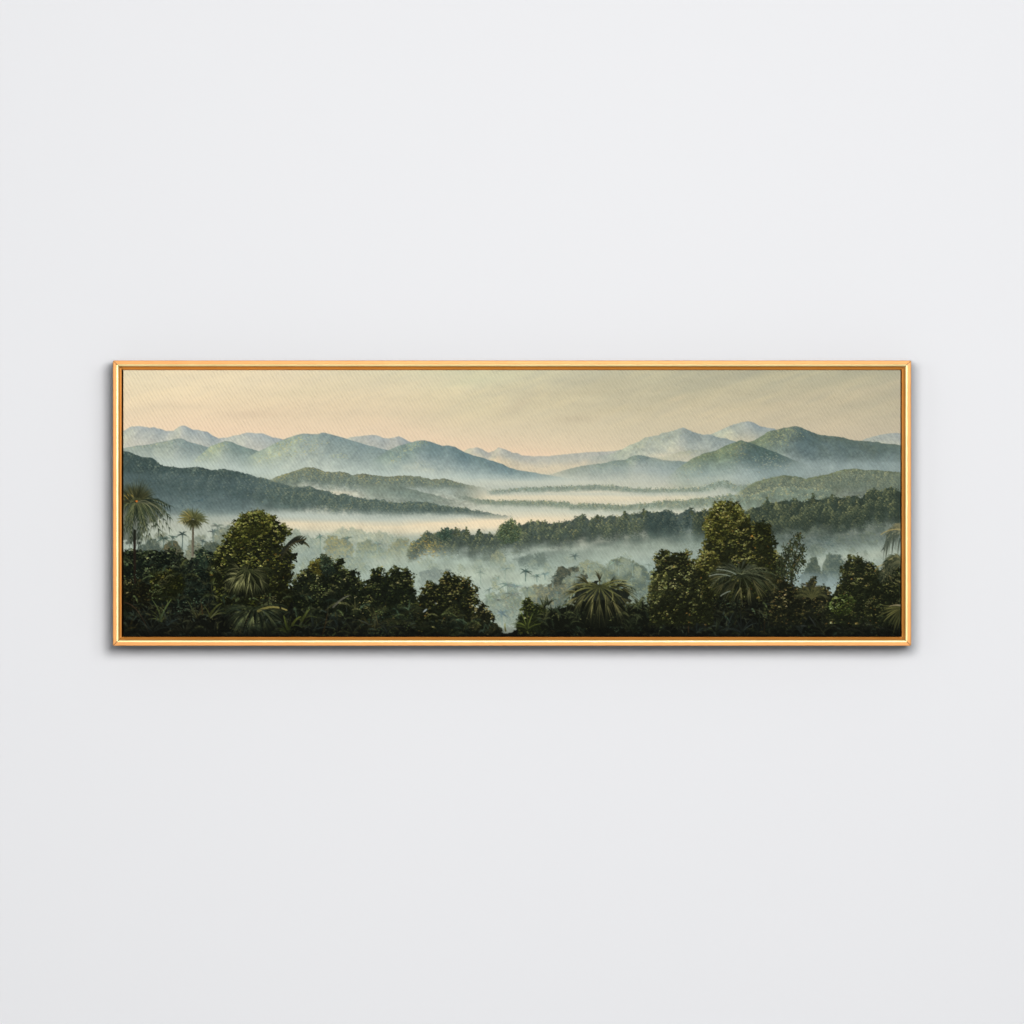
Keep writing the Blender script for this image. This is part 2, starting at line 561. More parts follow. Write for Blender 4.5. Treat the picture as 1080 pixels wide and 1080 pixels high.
# ------------------------------------------------------------------ the sky
gx = [130, 200, 300, 400, 500, 600, 700, 800, 880, 950]
gy = [390, 412, 435, 455, 480]
sky = [
    [(226, 214, 184), (232, 216, 184), (226, 212, 182), (217, 208, 178), (206, 203, 172), (198, 193, 166), (186, 182, 156), (184, 180, 154), (184, 180, 154), (180, 176, 152)],
    [(234, 216, 182), (236, 217, 183), (228, 210, 178), (222, 206, 174), (214, 203, 170), (201, 191, 161), (192, 184, 156), (192, 184, 156), (196, 186, 158), (186, 178, 154)],
    [(232, 211, 178), (235, 211, 178), (226, 204, 172), (222, 203, 171), (214, 200, 166), (206, 194, 163), (203, 191, 161), (203, 190, 160), (202, 189, 160), (192, 182, 156)],
    [(240, 211, 177), (240, 210, 176), (235, 208, 174), (232, 206, 173), (221, 202, 168), (214, 198, 165), (208, 194, 162), (206, 191, 161), (207, 191, 161), (200, 186, 158)],
    [(242, 212, 178), (242, 210, 176), (240, 208, 174), (238, 206, 172), (236, 204, 170), (230, 205, 170), (218, 200, 166), (212, 195, 164), (212, 193, 162), (208, 190, 160)],
]
g = np.array(sky, np.float32) / 255
rows = []
for j in range(len(gy)):
    rows.append(np.stack([np.interp(XS, gx, g[j, :, c]) for c in range(3)], -1))
rows = np.array(rows)
ys = np.arange(H) / S + PY0
tj = np.interp(ys, gy, range(len(gy)))
j0 = np.clip(tj.astype(int), 0, len(gy) - 2)
fj = (tj - j0)[:, None, None]
buf[:] = (rows[j0] * (1 - fj) + rows[j0 + 1] * fj).astype(np.float32)
# slanting cloud streaks
sh = (YY + (XX - 540) * .22)


def streak(cx, cy, seed, slope):
    n = fbm(cx, cy, seed, 4)
    sft = ((XX[0] - 130) * slope * S).astype(int)
    o = np.empty_like(n)
    for i in range(W):
        o[:, i] = np.roll(n[:, i], -sft[i])
    return o


c1 = streak(70, 12, 41, .25) - .5
c2 = streak(22, 5, 77, .38) - .5
c3 = fbm(40, 6, 91, 3) - .5
skyk = np.clip((470 - YY) / 50, .25, 1) * (.45 + .55 * smooth((XX - 250) / 400))
buf *= (1 + skyk * (.07 * c1 + .05 * c2 + .05 * c3))[..., None] * np.array([1, 1, 1], np.float32)
warm = skyk * (.05 * c1 + .05 * c2)
buf[..., 2] *= 1 - warm * .7
buf[..., 0] *= 1 + warm * .35


def cloud(x, y, rx, ry, ang, col, a):
    c, s = math.cos(ang), math.sin(ang)
    dx, dy = XX - x, YY - y
    u = (dx * c + dy * s) / rx
    v = (dy * c - dx * s) / ry
    n = .6 + .8 * (c2 + .5)
    lay(col, np.exp(-(u * u + v * v)) * a * n)


for (x, y, rx, ry, an, col, a) in [
        (190, 428, 40, 4, 0, (214, 196, 168), .35), (262, 437, 26, 4, -.05, (212, 188, 160), .4), (330, 412, 60, 8, -.1, (212, 201, 170), .3),
        (545, 428, 20, 6, -.6, (196, 182, 156), .4), (608, 441, 22, 5, -.05, (192, 178, 150), .55), (640, 433, 40, 4, -.08, (198, 186, 154), .35),
        (640, 405, 40, 12, -.2, (180, 174, 150), .45), (735, 408, 50, 9, -.35, (176, 172, 148), .5), (715, 420, 14, 3, -.3, (214, 198, 164), .45),
        (755, 420, 40, 6, -.4, (206, 194, 162), .35), (880, 402, 40, 6, -.3, (178, 174, 150), .45), (910, 414, 45, 5, -.28, (205, 192, 162), .55),
        (905, 428, 45, 5, -.25, (184, 176, 152), .4), (830, 425, 60, 6, -.3, (206, 192, 162), .3), (500, 400, 45, 6, -.1, (204, 203, 172), .4),
        (440, 405, 40, 5, -.15, (222, 208, 176), .4), (420, 432, 40, 4, -.1, (226, 206, 174), .3), (560, 481, 50, 7, 0, (240, 204, 170), .55),
        (450, 462, 60, 8, .3, (236, 206, 172), .4), (250, 455, 60, 8, 0, (240, 208, 174), .4)]:
    cloud(x, y, rx, ry, an, C(*col), a)

buf[:] *= (1 - .03 * smooth((XX - 600) / 300))[..., None]
buf[:] *= np.array([1.0, .992, .985], np.float32)
gray_ = buf.mean(2, keepdims=True)
buf[:] = gray_ + (buf - gray_) * (.93 - .13 * smooth((YY - 415) / 50))[..., None]
buf[:] *= np.array([1.0, 1.004, .99], np.float32)
# ----------------------------------------------------------- far pale ranges
hill([(130, 454), (138, 449.5), (149, 449), (158, 451), (162, 450), (175, 454), (182, 454), (189, 449), (192.5, 448), (196, 449), (203, 453), (208, 453), (214, 454.5), (219, 455), (223, 458.5), (230, 462), (240, 461), (247, 459), (253, 458), (260, 456), (270, 456.5), (278, 457), (287, 461), (296, 462), (310, 470), (330, 480)],
     [(0, C(172, 182, 182)), (.3, C(180, 188, 184)), (1, C(198, 200, 190))], 20, 101, .5, 5, .05, xfade=(130, 1, 320, 1, 335, 0))
hill([(350, 470), (368.5, 461), (376, 460), (384, 459), (392, 458.2), (398, 459), (405, 461.5), (410, 462), (416, 461), (420.5, 459.6), (424, 461), (431, 465), (445, 470), (470, 480)],
     [(0, C(170, 178, 176)), (.35, C(176, 182, 178)), (1, C(192, 194, 184))], 20, 103, .5, 5, .06, xfade=(340, 0, 352, 1, 460, 1, 475, 0))
hill([(470, 490), (489, 476), (494, 473), (503, 471.5), (508.5, 473.5), (515, 477), (521, 475), (525.5, 471), (532, 473.5), (540, 477), (545, 477.5), (550, 480), (563, 481), (582, 480.5), (602, 478), (621, 476.5), (647, 475.5), (654, 474), (700, 472)],
     [(0, C(180, 182, 174)), (.3, C(188, 189, 178)), (.55, C(205, 198, 178)), (1, C(222, 206, 176))], 18, 105, .5, 4, .05, xfade=(470, 0, 485, 1, 690, 1, 720, .8, 760, 0))
hill([(545, 484), (582, 481), (602, 478.5), (621, 477), (647, 476), (700, 474)],
     [(0, C(170, 176, 172)), (.5, C(180, 184, 176)), (1, C(214, 202, 176))], 14, 106, .3, 4, .05, xfade=(545, 0, 585, .6, 640, .9, 700, .9, 720, 0))
# pale peak D, pale right end peak
hill([(740, 463), (752, 457), (762.5, 452), (773, 447.5), (781, 445), (788.5, 443.8), (795, 445.5), (803, 449.5), (810.5, 451), (817, 451.5), (835, 462)],
     [(0, C(156, 168, 168)), (.35, C(168, 176, 170)), (1, C(198, 194, 172))], 22, 107, .6, 4, .06, xfade=(735, 0, 748, 1, 840, 1, 850, 0))
hill([(895, 470), (909.5, 464), (918.5, 460.5), (930, 458), (940.5, 456.5), (946, 456), (950, 457)],
     [(0, C(158, 168, 168)), (.4, C(166, 174, 170)), (1, C(186, 188, 172))], 16, 109, .5, 4, .06, xfade=(890, 0, 905, 1))
# pale mid-right mountain
hill([(620, 482), (647, 477.5), (654, 474.5), (664, 469), (673, 465.5), (680, 461), (687, 459.8), (694, 458.5), (698, 456.5), (707, 454.5), (714.5, 452), (721, 450.6), (727.5, 453), (734, 456.5), (742, 458), (749.5, 458), (755, 460.5), (765, 462), (790, 470), (830, 480)],
     [(0, C(150, 163, 160)), (.22, C(160, 172, 168)), (.6, C(176, 184, 176)), (1, C(202, 198, 176))], 30, 111, .7, 4, .07, xfade=(615, 0, 650, .9, 800, 1, 830, 0))


def flecks(n, pts, sx, sy, cols, seed, size=.7, a=.6, ang=-.5):
    """Loose sunlit touches scattered along a line of points."""
    rnd.seed(seed)
    for _ in range(n):
        k = rnd.randrange(len(pts) - 1)
        t = rnd.random()
        x = pts[k][0] + (pts[k + 1][0] - pts[k][0]) * t + rnd.gauss(0, sx)
        y = pts[k][1] + (pts[k + 1][1] - pts[k][1]) * t + rnd.gauss(0, sy)
        if y < LAST[min(max(int((x - PX0) * S), 0), W - 1)] + .6:
            continue
        s = size * rnd.uniform(.5, 1.15)
        dab(x, y, s * 1.5, s * .7, ang + rnd.gauss(0, .4), jit(C(*rnd.choice(cols)), .06), a * rnd.uniform(.35, .95), 1.2, .15)


YG = [(196, 196, 148), (186, 190, 150), (204, 198, 150), (170, 180, 150)]
OG = [(178, 176, 124), (160, 164, 118), (188, 182, 130), (146, 156, 122)]
flecks(120, [(690, 462), (705, 458), (721, 454)], 6, 2.5, [(178, 182, 154), (172, 176, 152), (184, 182, 150)], 1, .55, .4)
flecks(70, [(752, 462), (770, 452), (785, 449)], 5, 2.5, [(180, 182, 160), (170, 176, 160)], 2, .7, .4)
flecks(60, [(664, 472), (680, 466), (690, 463)], 4, 2, [(180, 182, 150), (196, 186, 140)], 3, .7, .5)
flecks(40, [(690, 457), (712, 462), (735, 460)], 8, 2, [(120, 140, 140), (130, 148, 146)], 4, .7, .5)

# ------------------------------------------------ blue-green ranges, left
hill([(130, 472), (143, 470), (158, 468), (175, 464.5), (184, 462.5), (191, 461.7), (197.5, 465), (208, 468), (218, 471), (235, 480), (260, 500)],
     [(0, C(142, 158, 154)), (.25, C(150, 164, 160)), (.6, C(166, 178, 172)), (1, C(186, 194, 184))], 34, 121, .6, 5, .06, xfade=(130, 1, 240, 1, 262, 0))
flecks(120, [(133, 472), (158, 468), (175, 465), (186, 458)], 4, 1.2, YG, 5, .7, .7, -.25)
flecks(40, [(140, 470), (160, 467), (176, 464)], 3, .5, [(150, 120, 110), (160, 150, 110)], 6, .6, .5, -.25)
flecks(70, [(176, 463), (188, 456)], 4, 1.5, [(190, 194, 160), (200, 196, 150)], 7, .7, .5, -.4)
flecks(80, [(186, 463), (193, 466), (204, 472)], 6, 3, [(120, 142, 140), (128, 148, 146)], 8, .8, .45, .8)
hill([(195, 492), (215, 476), (221, 470.5), (230, 467), (237.5, 464.6), (244, 465.5), (250.5, 468.5), (260, 472), (270, 474.5), (285, 480), (310, 500)],
     [(0, C(136, 154, 146)), (.25, C(146, 162, 154)), (.6, C(164, 178, 170)), (1, C(190, 198, 188))], 36, 123, .5, 5, .06, xfade=(192, 0, 215, .8, 225, 1, 300, 1, 320, 0))
flecks(150, [(236, 466), (224, 473), (214, 482), (200, 488)], 4, 2, YG + [(200, 190, 120)], 9, .8, .6, -.6)
flecks(60, [(240, 468), (252, 473), (262, 476)], 5, 2.5, [(112, 136, 130), (124, 144, 138)], 10, .8, .45, .5)
hill([(258, 484), (270, 476.5), (280, 472.5), (289.5, 467), (300, 462.5), (309, 459.5), (319, 456.6), (327, 457.5), (335, 457), (340, 455.8), (348, 457.5), (358, 460), (366, 462.5), (374, 465), (384, 468), (394.5, 471), (406, 473.5), (425, 478), (460, 490)],
     [(0, C(140, 158, 156)), (.25, C(150, 166, 162)), (.6, C(164, 178, 172)), (1, C(192, 202, 190))], 40, 125, .5, 6, .06, xfade=(256, 0, 270, .9, 285, 1, 430, 1, 470, 0))
flecks(260, [(322, 461), (305, 468), (290, 479), (278, 488)], 7, 3.2, YG + [(206, 190, 110), (190, 184, 110)], 11, .8, .6, -.55)
flecks(110, [(340, 466), (325, 474), (308, 482)], 6, 2, YG + [(196, 180, 104)], 12, .8, .5, -.5)
flecks(40, [(350, 480), (362, 482)], 6, 1.5, [(190, 186, 130), (176, 178, 130)], 13, .7, .55, -.2)
flecks(140, [(336, 458), (350, 462), (368, 466), (392, 474)], 8, 2.5, [(124, 146, 146), (132, 152, 150)], 14, .9, .4, .6)
hill([(392, 486), (410, 474), (420, 470), (431, 467), (438.5, 464.8), (447.5, 463.8), (455, 466), (467, 470), (473.5, 469.2), (479, 471), (488, 475.5), (498, 480), (508.5, 482.5), (520, 486), (530.5, 489.5), (537, 493), (546, 495.5), (555, 497), (563, 498), (576, 500.5), (589, 502.5), (610, 506)],
     [(0, C(118, 140, 140)), (.25, C(128, 149, 150)), (.6, C(146, 163, 162)), (1, C(184, 192, 180))], 34, 127, .5, 5, .06, xfade=(388, 0, 410, .7, 428, 1, 560, 1, 590, .7, 612, 0))
flecks(150, [(446, 466), (436, 469), (424, 478), (412, 487)], 4, 1.6, YG + [(196, 186, 120)], 15, .7, .6, -.5)
flecks(40, [(444, 486), (440, 492), (455, 496)], 3, 1.5, [(186, 184, 130)], 16, .7, .45, -.6)
flecks(160, [(450, 467), (475, 473), (500, 484), (535, 495), (570, 501)], 5, 2, [(96, 120, 122), (106, 130, 132)], 17, .8, .5, .3)

# -------------------------------------------------- right ranges
mist(497, 6, 5, C(224, 208, 178), .55, 300, x=(540, 0, 585, .3, 610, .8, 690, 0, 700, 0), patch=.3)
hill([(570, 503), (589, 497.5), (604.5, 493), (615, 491), (633, 488.5), (651, 485.2), (660, 484.3), (666.5, 481), (673, 479.6), (682, 481), (690, 482.2), (700, 485), (716, 486), (727.5, 487), (760, 492), (800, 500)],
     [(0, C(118, 136, 132)), (.22, C(136, 152, 148)), (.6, C(164, 172, 164)), (1, C(194, 194, 176))], 24, 131, .8, 3, .08, xfade=(568, 0, 600, .7, 650, 1, 740, 1, 780, 0))
flecks(90, [(604, 494), (630, 490), (655, 487), (668, 484)], 6, 2, OG, 18, .7, .5, -.15)
flecks(70, [(664, 483), (682, 483), (700, 487), (725, 488)], 5, 1.2, [(86, 108, 106), (98, 118, 114)], 19, .8, .6, .1)
hill([(680, 484), (700, 481), (715, 477), (728, 474), (745, 474), (770, 478), (790, 488)],
     [(0, C(150, 160, 148)), (.4, C(160, 170, 160)), (1, C(180, 184, 170))], 18, 133, .8, 3, .08, xfade=(678, 0, 705, .55, 750, .5, 780, 0), fade=(2, 14), aend=0)
flecks(100, [(692, 482), (712, 479), (730, 476)], 8, 2, [(190, 184, 140), (176, 176, 140)], 20, .7, .5, -.3)
mist(481, 3, 3, C(208, 200, 176), .5, 302, x=(680, 0, 695, 1, 715, .7, 735, 0), patch=.3)
hill([(760, 490), (775, 476), (790, 466), (796, 464), (803, 460), (809, 455), (820, 452.5), (828, 450.6), (839.5, 449), (846, 451), (855, 454.5), (864, 458), (878, 459.5), (889, 461), (898, 463.5), (908, 464.5), (924, 465.5), (933, 467.5), (950, 469)],
     [(0, C(100, 116, 108)), (.2, C(100, 117, 114)), (.5, C(112, 129, 128)), (.75, C(140, 154, 150)), (1, C(160, 172, 166))], 50, 135, .6, 4, .09, xfade=(760, 0, 778, 1), model=.17)
flecks(520, [(800, 466), (812, 459), (826, 455), (838, 453), (828, 464), (812, 470)], 6, 3.2, OG + [(176, 176, 126)], 23, .65, .55, -.3)
flecks(300, [(846, 453), (866, 462), (890, 468), (930, 472)], 12, 4, [(86, 104, 102), (94, 112, 112), (80, 98, 96)], 25, 1.1, .35, .2)
hill([(700, 506), (718, 491), (729, 484), (742, 478), (755, 475), (765, 470), (774, 466.7), (781, 464.0), (788, 465.6), (796, 468), (806, 472), (820, 477.5), (838, 485), (856, 492)],
     [(0, C(98, 115, 104)), (.25, C(98, 116, 110)), (.55, C(112, 131, 128)), (.8, C(140, 156, 150)), (1, C(160, 174, 166))], 38, 136, .6, 4, .09, xfade=(700, 0, 722, .8, 742, 1, 815, 1, 860, 0), model=.2)
flecks(330, [(734, 483), (752, 478), (768, 472), (780, 468)], 6, 2.6, OG + [(160, 146, 108), (176, 170, 116)], 21, .6, .5, -.3)
flecks(130, [(776, 468), (782, 474), (770, 482)], 5, 4, OG + [(150, 130, 96)], 22, .8, .5, -.2)
flecks(240, [(784, 467), (796, 474), (806, 482), (790, 486)], 6, 3, [(84, 104, 102), (92, 112, 108)], 24, 1, .5, .6)
flecks(140, [(800, 482), (812, 486), (822, 492), (790, 492)], 8, 3, [(170, 172, 140), (160, 168, 146), (186, 184, 140)], 26, .8, .6, -.2)
flecks(120, [(716, 492), (728, 494), (735, 490)], 6, 2, OG, 27, .8, .6, -.2)
flecks(120, [(930, 480), (946, 470), (944, 486)], 6, 4, [(170, 172, 130), (186, 180, 120), (150, 160, 136)], 28, .8, .5, -.5)
# veil at their foot
mist([(700, 497), (800, 500), (860, 494), (950, 493)], 9, 9, C(158, 172, 168), .8, 303, x=(560, 0, 640, .5, 700, .75, 950, .75), patch=.25)
mist([(560, 508), (950, 506)], 5, 6, C(176, 184, 174), .6, 304, x=(480, 0, 560, .9, 700, 1, 760, .7, 800, 0), patch=.25)
flecks(120, [(604, 504), (650, 506), (730, 500), (700, 498)], 16, 2, [(172, 168, 140), (150, 156, 142), (186, 178, 140)], 29, .7, .5, 0)
# veil at the foot of the left ranges
mist([(130, 488), (200, 491), (270, 497), (350, 500), (450, 502), (560, 508)], 10, 12, C(188, 200, 190), .75, 305, x=(130, .8, 200, .9, 500, .8, 590, .5, 640, 0), patch=.25)
mist([(420, 510), (560, 509)], 4, 6, C(206, 206, 186), .6, 306, x=(440, 0, 520, .8, 620, .6, 700, 0), patch=.3)

# --------------------------------------------------- valley floor, tree lines
mist(523, 9, 9, C(222, 210, 180), .95, 307, x=(380, 0, 440, .6, 470, 1, 640, 1, 720, .7, 790, 0), patch=.15)
mist([(400, 540), (560, 543), (700, 538)], 8, 14, C(214, 210, 186), .95, 308, x=(250, .8, 400, 1, 690, 1, 800, .4, 850, 0), patch=.1)
mist(516, 4, 4, C(176, 184, 172), .6, 309, x=(470, 0, 520, .5, 690, .8, 760, .6, 800, 0))
bank([(512, 516.5), (530, 515.5), (550, 513.5), (563, 513), (589, 512), (615, 511), (622, 510.2), (647, 511.3), (666, 513.5), (690, 514.5), (737, 513), (748, 510), (757, 506.5), (765, 506), (773, 509), (781, 511), (794, 509), (804, 505), (814, 502.5), (825, 501), (840, 502)],
     [(512, 6), (700, 7), (757, 10), (840, 16)], C(116, 130, 118), C(140, 150, 132), C(176, 172, 136), 401, lobe=2.3, leaf=.65, fade=.35, rag=2.4, bumps=9, base_a=.7, rows=2)
mist(521, 2.5, 3, C(186, 192, 178), .7, 310, x=(500, .2, 560, .8, 700, .9, 800, .5, 850, 0), patch=.2)
hill([(770, 524), (794, 509.5), (804, 506), (820, 502.5), (828, 501), (839.5, 502.5), (850, 505), (859, 502.5), (872, 500.5), (882, 497.3), (889, 494.8), (900, 494), (911, 495.3), (924, 495.5), (937, 496.5), (950, 498)],
     [(0, C(104, 116, 96)), (.35, C(108, 120, 106)), (.7, C(116, 128, 118)), (1, C(130, 140, 130))], 34, 141, .9, 3, .14, xfade=(765, 0, 800, .9, 830, 1))
flecks(600, [(806, 507), (838, 506), (860, 505), (888, 498), (910, 499), (945, 502)], 8, 3, OG + [(150, 150, 96), (90, 106, 90), (84, 100, 88), (84, 100, 88)], 30, .65, .5, -.3)
flecks(300, [(850, 512), (890, 508), (945, 508)], 14, 4, [(84, 98, 92), (120, 130, 112), (146, 152, 122), (94, 108, 98)], 31, .7, .5, -.2)

bank([(780, 519), (804, 507.5), (820, 503), (840, 503), (852, 506), (872, 501.5), (889, 496), (905, 495), (930, 496.5), (950, 499)], [(780, 8), (830, 22), (950, 26)], C(94, 106, 94), C(114, 124, 106), C(150, 150, 114), 420, lobe=4.0, leaf=.7, fade=.4, rag=2.0, base_a=.35, rows=5)
# tree line two
bank([(462, 527), (468, 526), (482, 524), (490, 522.3), (501, 525), (517, 526.5), (540, 527), (550, 527), (563, 527.5), (573, 526.7), (582, 528), (598, 528), (604, 531), (622, 530), (641, 531), (660, 532), (673, 530.5), (690, 528.5), (703, 526.5), (722, 526.5), (742, 524), (762, 521.5), (770, 519.5), (781, 522), (794, 520), (807, 517), (820, 513), (833, 513), (850, 514), (880, 516)],
     [(462, 6), (550, 8), (620, 9), (700, 12), (780, 20), (880, 26)], C(108, 122, 108), C(134, 144, 122), C(176, 170, 128), 403, lobe=2.6, leaf=.7, fade=.35, rag=2.6, bumps=8, base_a=.75, rows=2)
flecks(200, [(742, 526), (765, 522), (795, 522), (815, 515), (828, 517)], 8, 3, [(190, 186, 140), (176, 172, 120), (150, 148, 110), (204, 196, 150)], 32, .9, .6, -.2)
mist([(460, 534), (560, 537), (640, 541), (690, 537)], 3, 5, C(186, 192, 176), .75, 311, x=(450, .2, 520, .8, 640, .9, 690, .6, 730, .25, 780, 0), patch=.2)
mist([(470, 548), (600, 548)], 5, 8, C(226, 208, 176), .75, 312, x=(400, .8, 540, 1, 600, .8, 650, 0), patch=.2)

# hill J behind the dark left spur
hill([(280, 507), (287, 504.5), (296, 501), (306, 498), (314, 495), (322, 493), (328, 492.3), (335, 494), (342, 497), (350, 498), (358, 497), (366, 498.5), (372, 501), (379, 499.3), (390, 500), (400, 502), (410, 502.3), (423, 501), (442, 502), (455, 506), (468, 504.5), (477, 506.5), (488, 510), (498, 512), (520, 516)],
     [(0, C(116, 124, 106)), (.3, C(122, 134, 122)), (.6, C(146, 158, 148)), (1, C(186, 190, 176))], 24, 143, 1.0, 3, .14, xfade=(276, 0, 292, 1, 470, 1, 490, .8, 515, 0))
flecks(330, [(290, 504), (310, 499), (328, 496), (345, 500), (360, 506)], 6, 2.5, [(180, 166, 96), (160, 152, 96), (90, 106, 96), (86, 102, 96), (196, 178, 100)], 33, .75, .7, -.4)
flecks(260, [(358, 500), (375, 506), (395, 506), (430, 505), (470, 508)], 8, 3, [(96, 112, 102), (88, 104, 98), (164, 160, 110), (150, 152, 116)], 34, .8, .6, -.3)
bank([(286, 506), (300, 500.5), (318, 495), (328, 493), (342, 498), (360, 498), (376, 501.5), (392, 501), (410, 503), (425, 502), (445, 503), (458, 506.5), (470, 505.5), (490, 511)], [(286, 8), (330, 20), (420, 14), (490, 6)], C(96, 110, 102), C(120, 131, 114), C(166, 158, 110), 421, lobe=3.4, leaf=.65, fade=.4, rag=1.8, base_a=.4, rows=4)
mist(519.5, 3, 3, C(214, 204, 176), .7, 313, x=(335, 0, 350, 1, 366, .8, 380, 0), patch=.2)
mist(517, 4, 5, C(176, 186, 176), .5, 314, x=(330, 0, 400, .6, 470, .9, 520, .3, 560, 0), patch=.3)
hill([(380, 510), (410, 510.5), (418, 511.5), (429, 515), (442, 518), (459, 522), (472, 526), (490, 531)],
     [(0, C(120, 134, 122)), (.4, C(126, 142, 132)), (1, C(150, 162, 152))], 20, 144, .8, 3, .1, xfade=(376, 0, 392, .8, 440, .9, 470, .6, 492, 0))

# ------------------------------------------ the dark spur on the left
top = [(130, 475.5), (140, 478), (148, 481), (153, 482), (161, 483), (166, 487), (169, 490), (179, 491.5), (188, 493.5), (199, 493.5), (205, 491.8), (214, 493.5), (223, 496), (230, 495.3), (236, 494.5), (244, 496), (254, 498), (265, 501), (270, 503), (280, 504.5), (289, 508), (300, 511), (309, 513), (319, 513), (327, 511.5), (332, 515), (348, 518), (354, 521), (363, 520), (374, 523), (387, 526), (400, 526), (410, 528.5), (423, 529), (438, 528.5), (449, 529), (459, 531), (467, 533), (477, 533.5), (488, 535), (498, 537), (508, 539.5), (520, 541.5), (540, 545)]
hill(top, [(0, C(76, 92, 88)), (.25, C(78, 95, 94)), (.55, C(88, 106, 106)), (.8, C(108, 126, 124)), (1, C(140, 152, 146))], 66, 145, 1.1, 4.2, .13, xfade=(130, 1, 250, 1, 300, .55, 330, .2, 350, 0), fade=(44, 66), aend=.3)
bank(top[17:], [(265, 38), (300, 30), (350, 22), (420, 15), (470, 10), (540, 5)], C(72, 87, 82), C(90, 104, 94), C(130, 135, 106), 405, lobe=4.2, leaf=.8, fade=.5, rag=2.0, base_a=.92, rows=5)
bank(top[:19], [(130, 30), (200, 40), (270, 38)], C(56, 71, 68), C(76, 91, 86), C(114, 125, 108), 406, lobe=5.0, leaf=.9, fade=.3, rag=2.0, base_a=.5, rows=4)
mist([(130, 530), (190, 534), (250, 534)], 16, 12, C(112, 128, 126), .6, 350, x=(130, .8, 230, .8, 290, 0), patch=.5)
mist([(150, 505), (240, 512)], 9, 9, C(92, 109, 109), .5, 351, x=(130, .8, 260, .8, 330, 0), patch=.7)
flecks(420, [(150, 490), (200, 506), (250, 510), (280, 522), (200, 520), (175, 505)], 16, 7, [(66, 84, 84), (70, 88, 86), (60, 78, 80), (98, 114, 110)], 35, 1.3, .4, -.2)
flecks(70, [(205, 500), (240, 506), (265, 512), (300, 522)], 14, 6, [(140, 148, 118), (156, 158, 118)], 36, .8, .5, -.4)
flecks(60, [(185, 525), (215, 527), (195, 530)], 8, 4, [(60, 80, 82), (70, 90, 92)], 37, 1.3, .5, 0)
flecks(70, [(340, 536), (360, 536), (385, 536)], 10, 2, [(150, 152, 110), (166, 162, 116), (130, 138, 110)], 38, .8, .6, -.3)
# mist at the foot of the spur
mist([(130, 549), (210, 549), (270, 545), (330, 546), (420, 549), (520, 549)], 7, 9, C(188, 196, 184), .85, 315, x=(130, .45, 190, .55, 225, .6, 262, .75, 300, 1, 480, 1, 540, .6, 600, 0), patch=.15)
mist([(270, 552), (330, 555.5), (420, 558), (520, 552), (600, 548)], 6, 8, C(236, 217, 182), 1.3, 316, x=(240, 0, 285, .6, 310, .9, 480, 1, 560, .8, 610, 0), patch=.1)
mist([(150, 560), (230, 556)], 9, 10, C(182, 184, 166), .7, 317, x=(130, .3, 190, 1, 250, .9, 300, 0), patch=.2)
mist([(240, 551), (290, 549)], 2, 3, C(214, 206, 180), .5, 318, x=(232, 0, 240, 1, 262, 0), patch=.2)

# ----------------------------------------------------------- haze of the basin
mist([(290, 585), (420, 590), (560, 600), (950, 598)], 26, 90, C(152, 166, 154), .95, 319, x=(130, .75, 290, 1, 950, 1), patch=.08)
mist([(290, 566), (420, 568), (430, 572)], 6, 9, C(196, 200, 180), .7, 320, x=(285, .5, 320, 1, 410, 1, 440, 0), patch=.2)
# ghost woods, left basin
ghost([(290, 600), (296, 574), (303, 562), (309, 557.5), (315, 558), (320, 564), (330, 566), (336, 572), (340, 600)], C(126, 142, 130), C(164, 170, 144), 801, .6, foot=.3)
ghost([(330, 600), (333, 566), (345, 564), (356, 558), (366, 557), (378, 559), (392, 562), (405, 562), (418, 564), (430, 568), (440, 574), (440, 600)], C(140, 153, 138), C(172, 176, 146), 802, .6, foot=.25)
ghost([(340, 602), (342, 574), (346, 567), (352, 566), (357, 569), (362, 568), (368, 572), (372, 582), (374, 600), (366, 612), (348, 610)], C(104, 118, 106), C(158, 148, 96), 803, .8, foot=.55)
ghost([(372, 604), (374, 580), (380, 572), (388, 571), (395, 573), (400, 574), (405, 580), (412, 580), (416, 590), (410, 606)], C(106, 122, 112), C(146, 148, 108), 804, .7, foot=.4)
ghost([(404, 600), (408, 582), (414, 572), (421, 569), (430, 572), (436, 582), (436, 600)], C(112, 124, 108), C(152, 148, 104), 805, .75, foot=.4)
ghost([(300, 628), (306, 596), (314, 584), (326, 582), (338, 590), (345, 606), (340, 628)], C(126, 142, 134), C(150, 162, 146), 806, .5, foot=.3)
flecks(70, [(345, 572), (352, 570), (360, 580), (356, 588)], 3, 4, [(180, 164, 100), (164, 156, 104)], 39, .8, .5, .3)


def small_palm(x, y, R, col, trunk, seed, a=1.0, n=9, lw=.75):
    r = random.Random(seed)
    if trunk:
        stroke((x, y), (x + r.uniform(-.6, .6), y + trunk * .5), (x + r.uniform(-.8, .8), y + trunk), .4, .55, col * 1.05, col * 1.2, a * .8)
    for k in range(n + 4):
        an = r.uniform(-3.5, .4)
        l = R * r.uniform(.6, 1.2) * (.8 if math.sin(an) < -.8 else 1)
        ex, ey = x + l * math.cos(an), y + l * math.sin(an) * .9 + .3 * l
        mx, my = x + .6 * l * math.cos(an), y + .6 * l * math.sin(an)
        c = jit(col, .16)
        stroke((x, y), (mx, my), (ex, ey), lw * r.uniform(.5, .9), lw * .3, c, c, a * .9)
    for k in range(5):
        an = r.uniform(.6, 2.6)
        l = R * r.uniform(.4, .8)
        stroke((x, y), (x + .5 * l * math.cos(an), y + .3 * l), (x + .6 * l * math.cos(an), y + l), lw * .5, .2, col, col, a * .7)


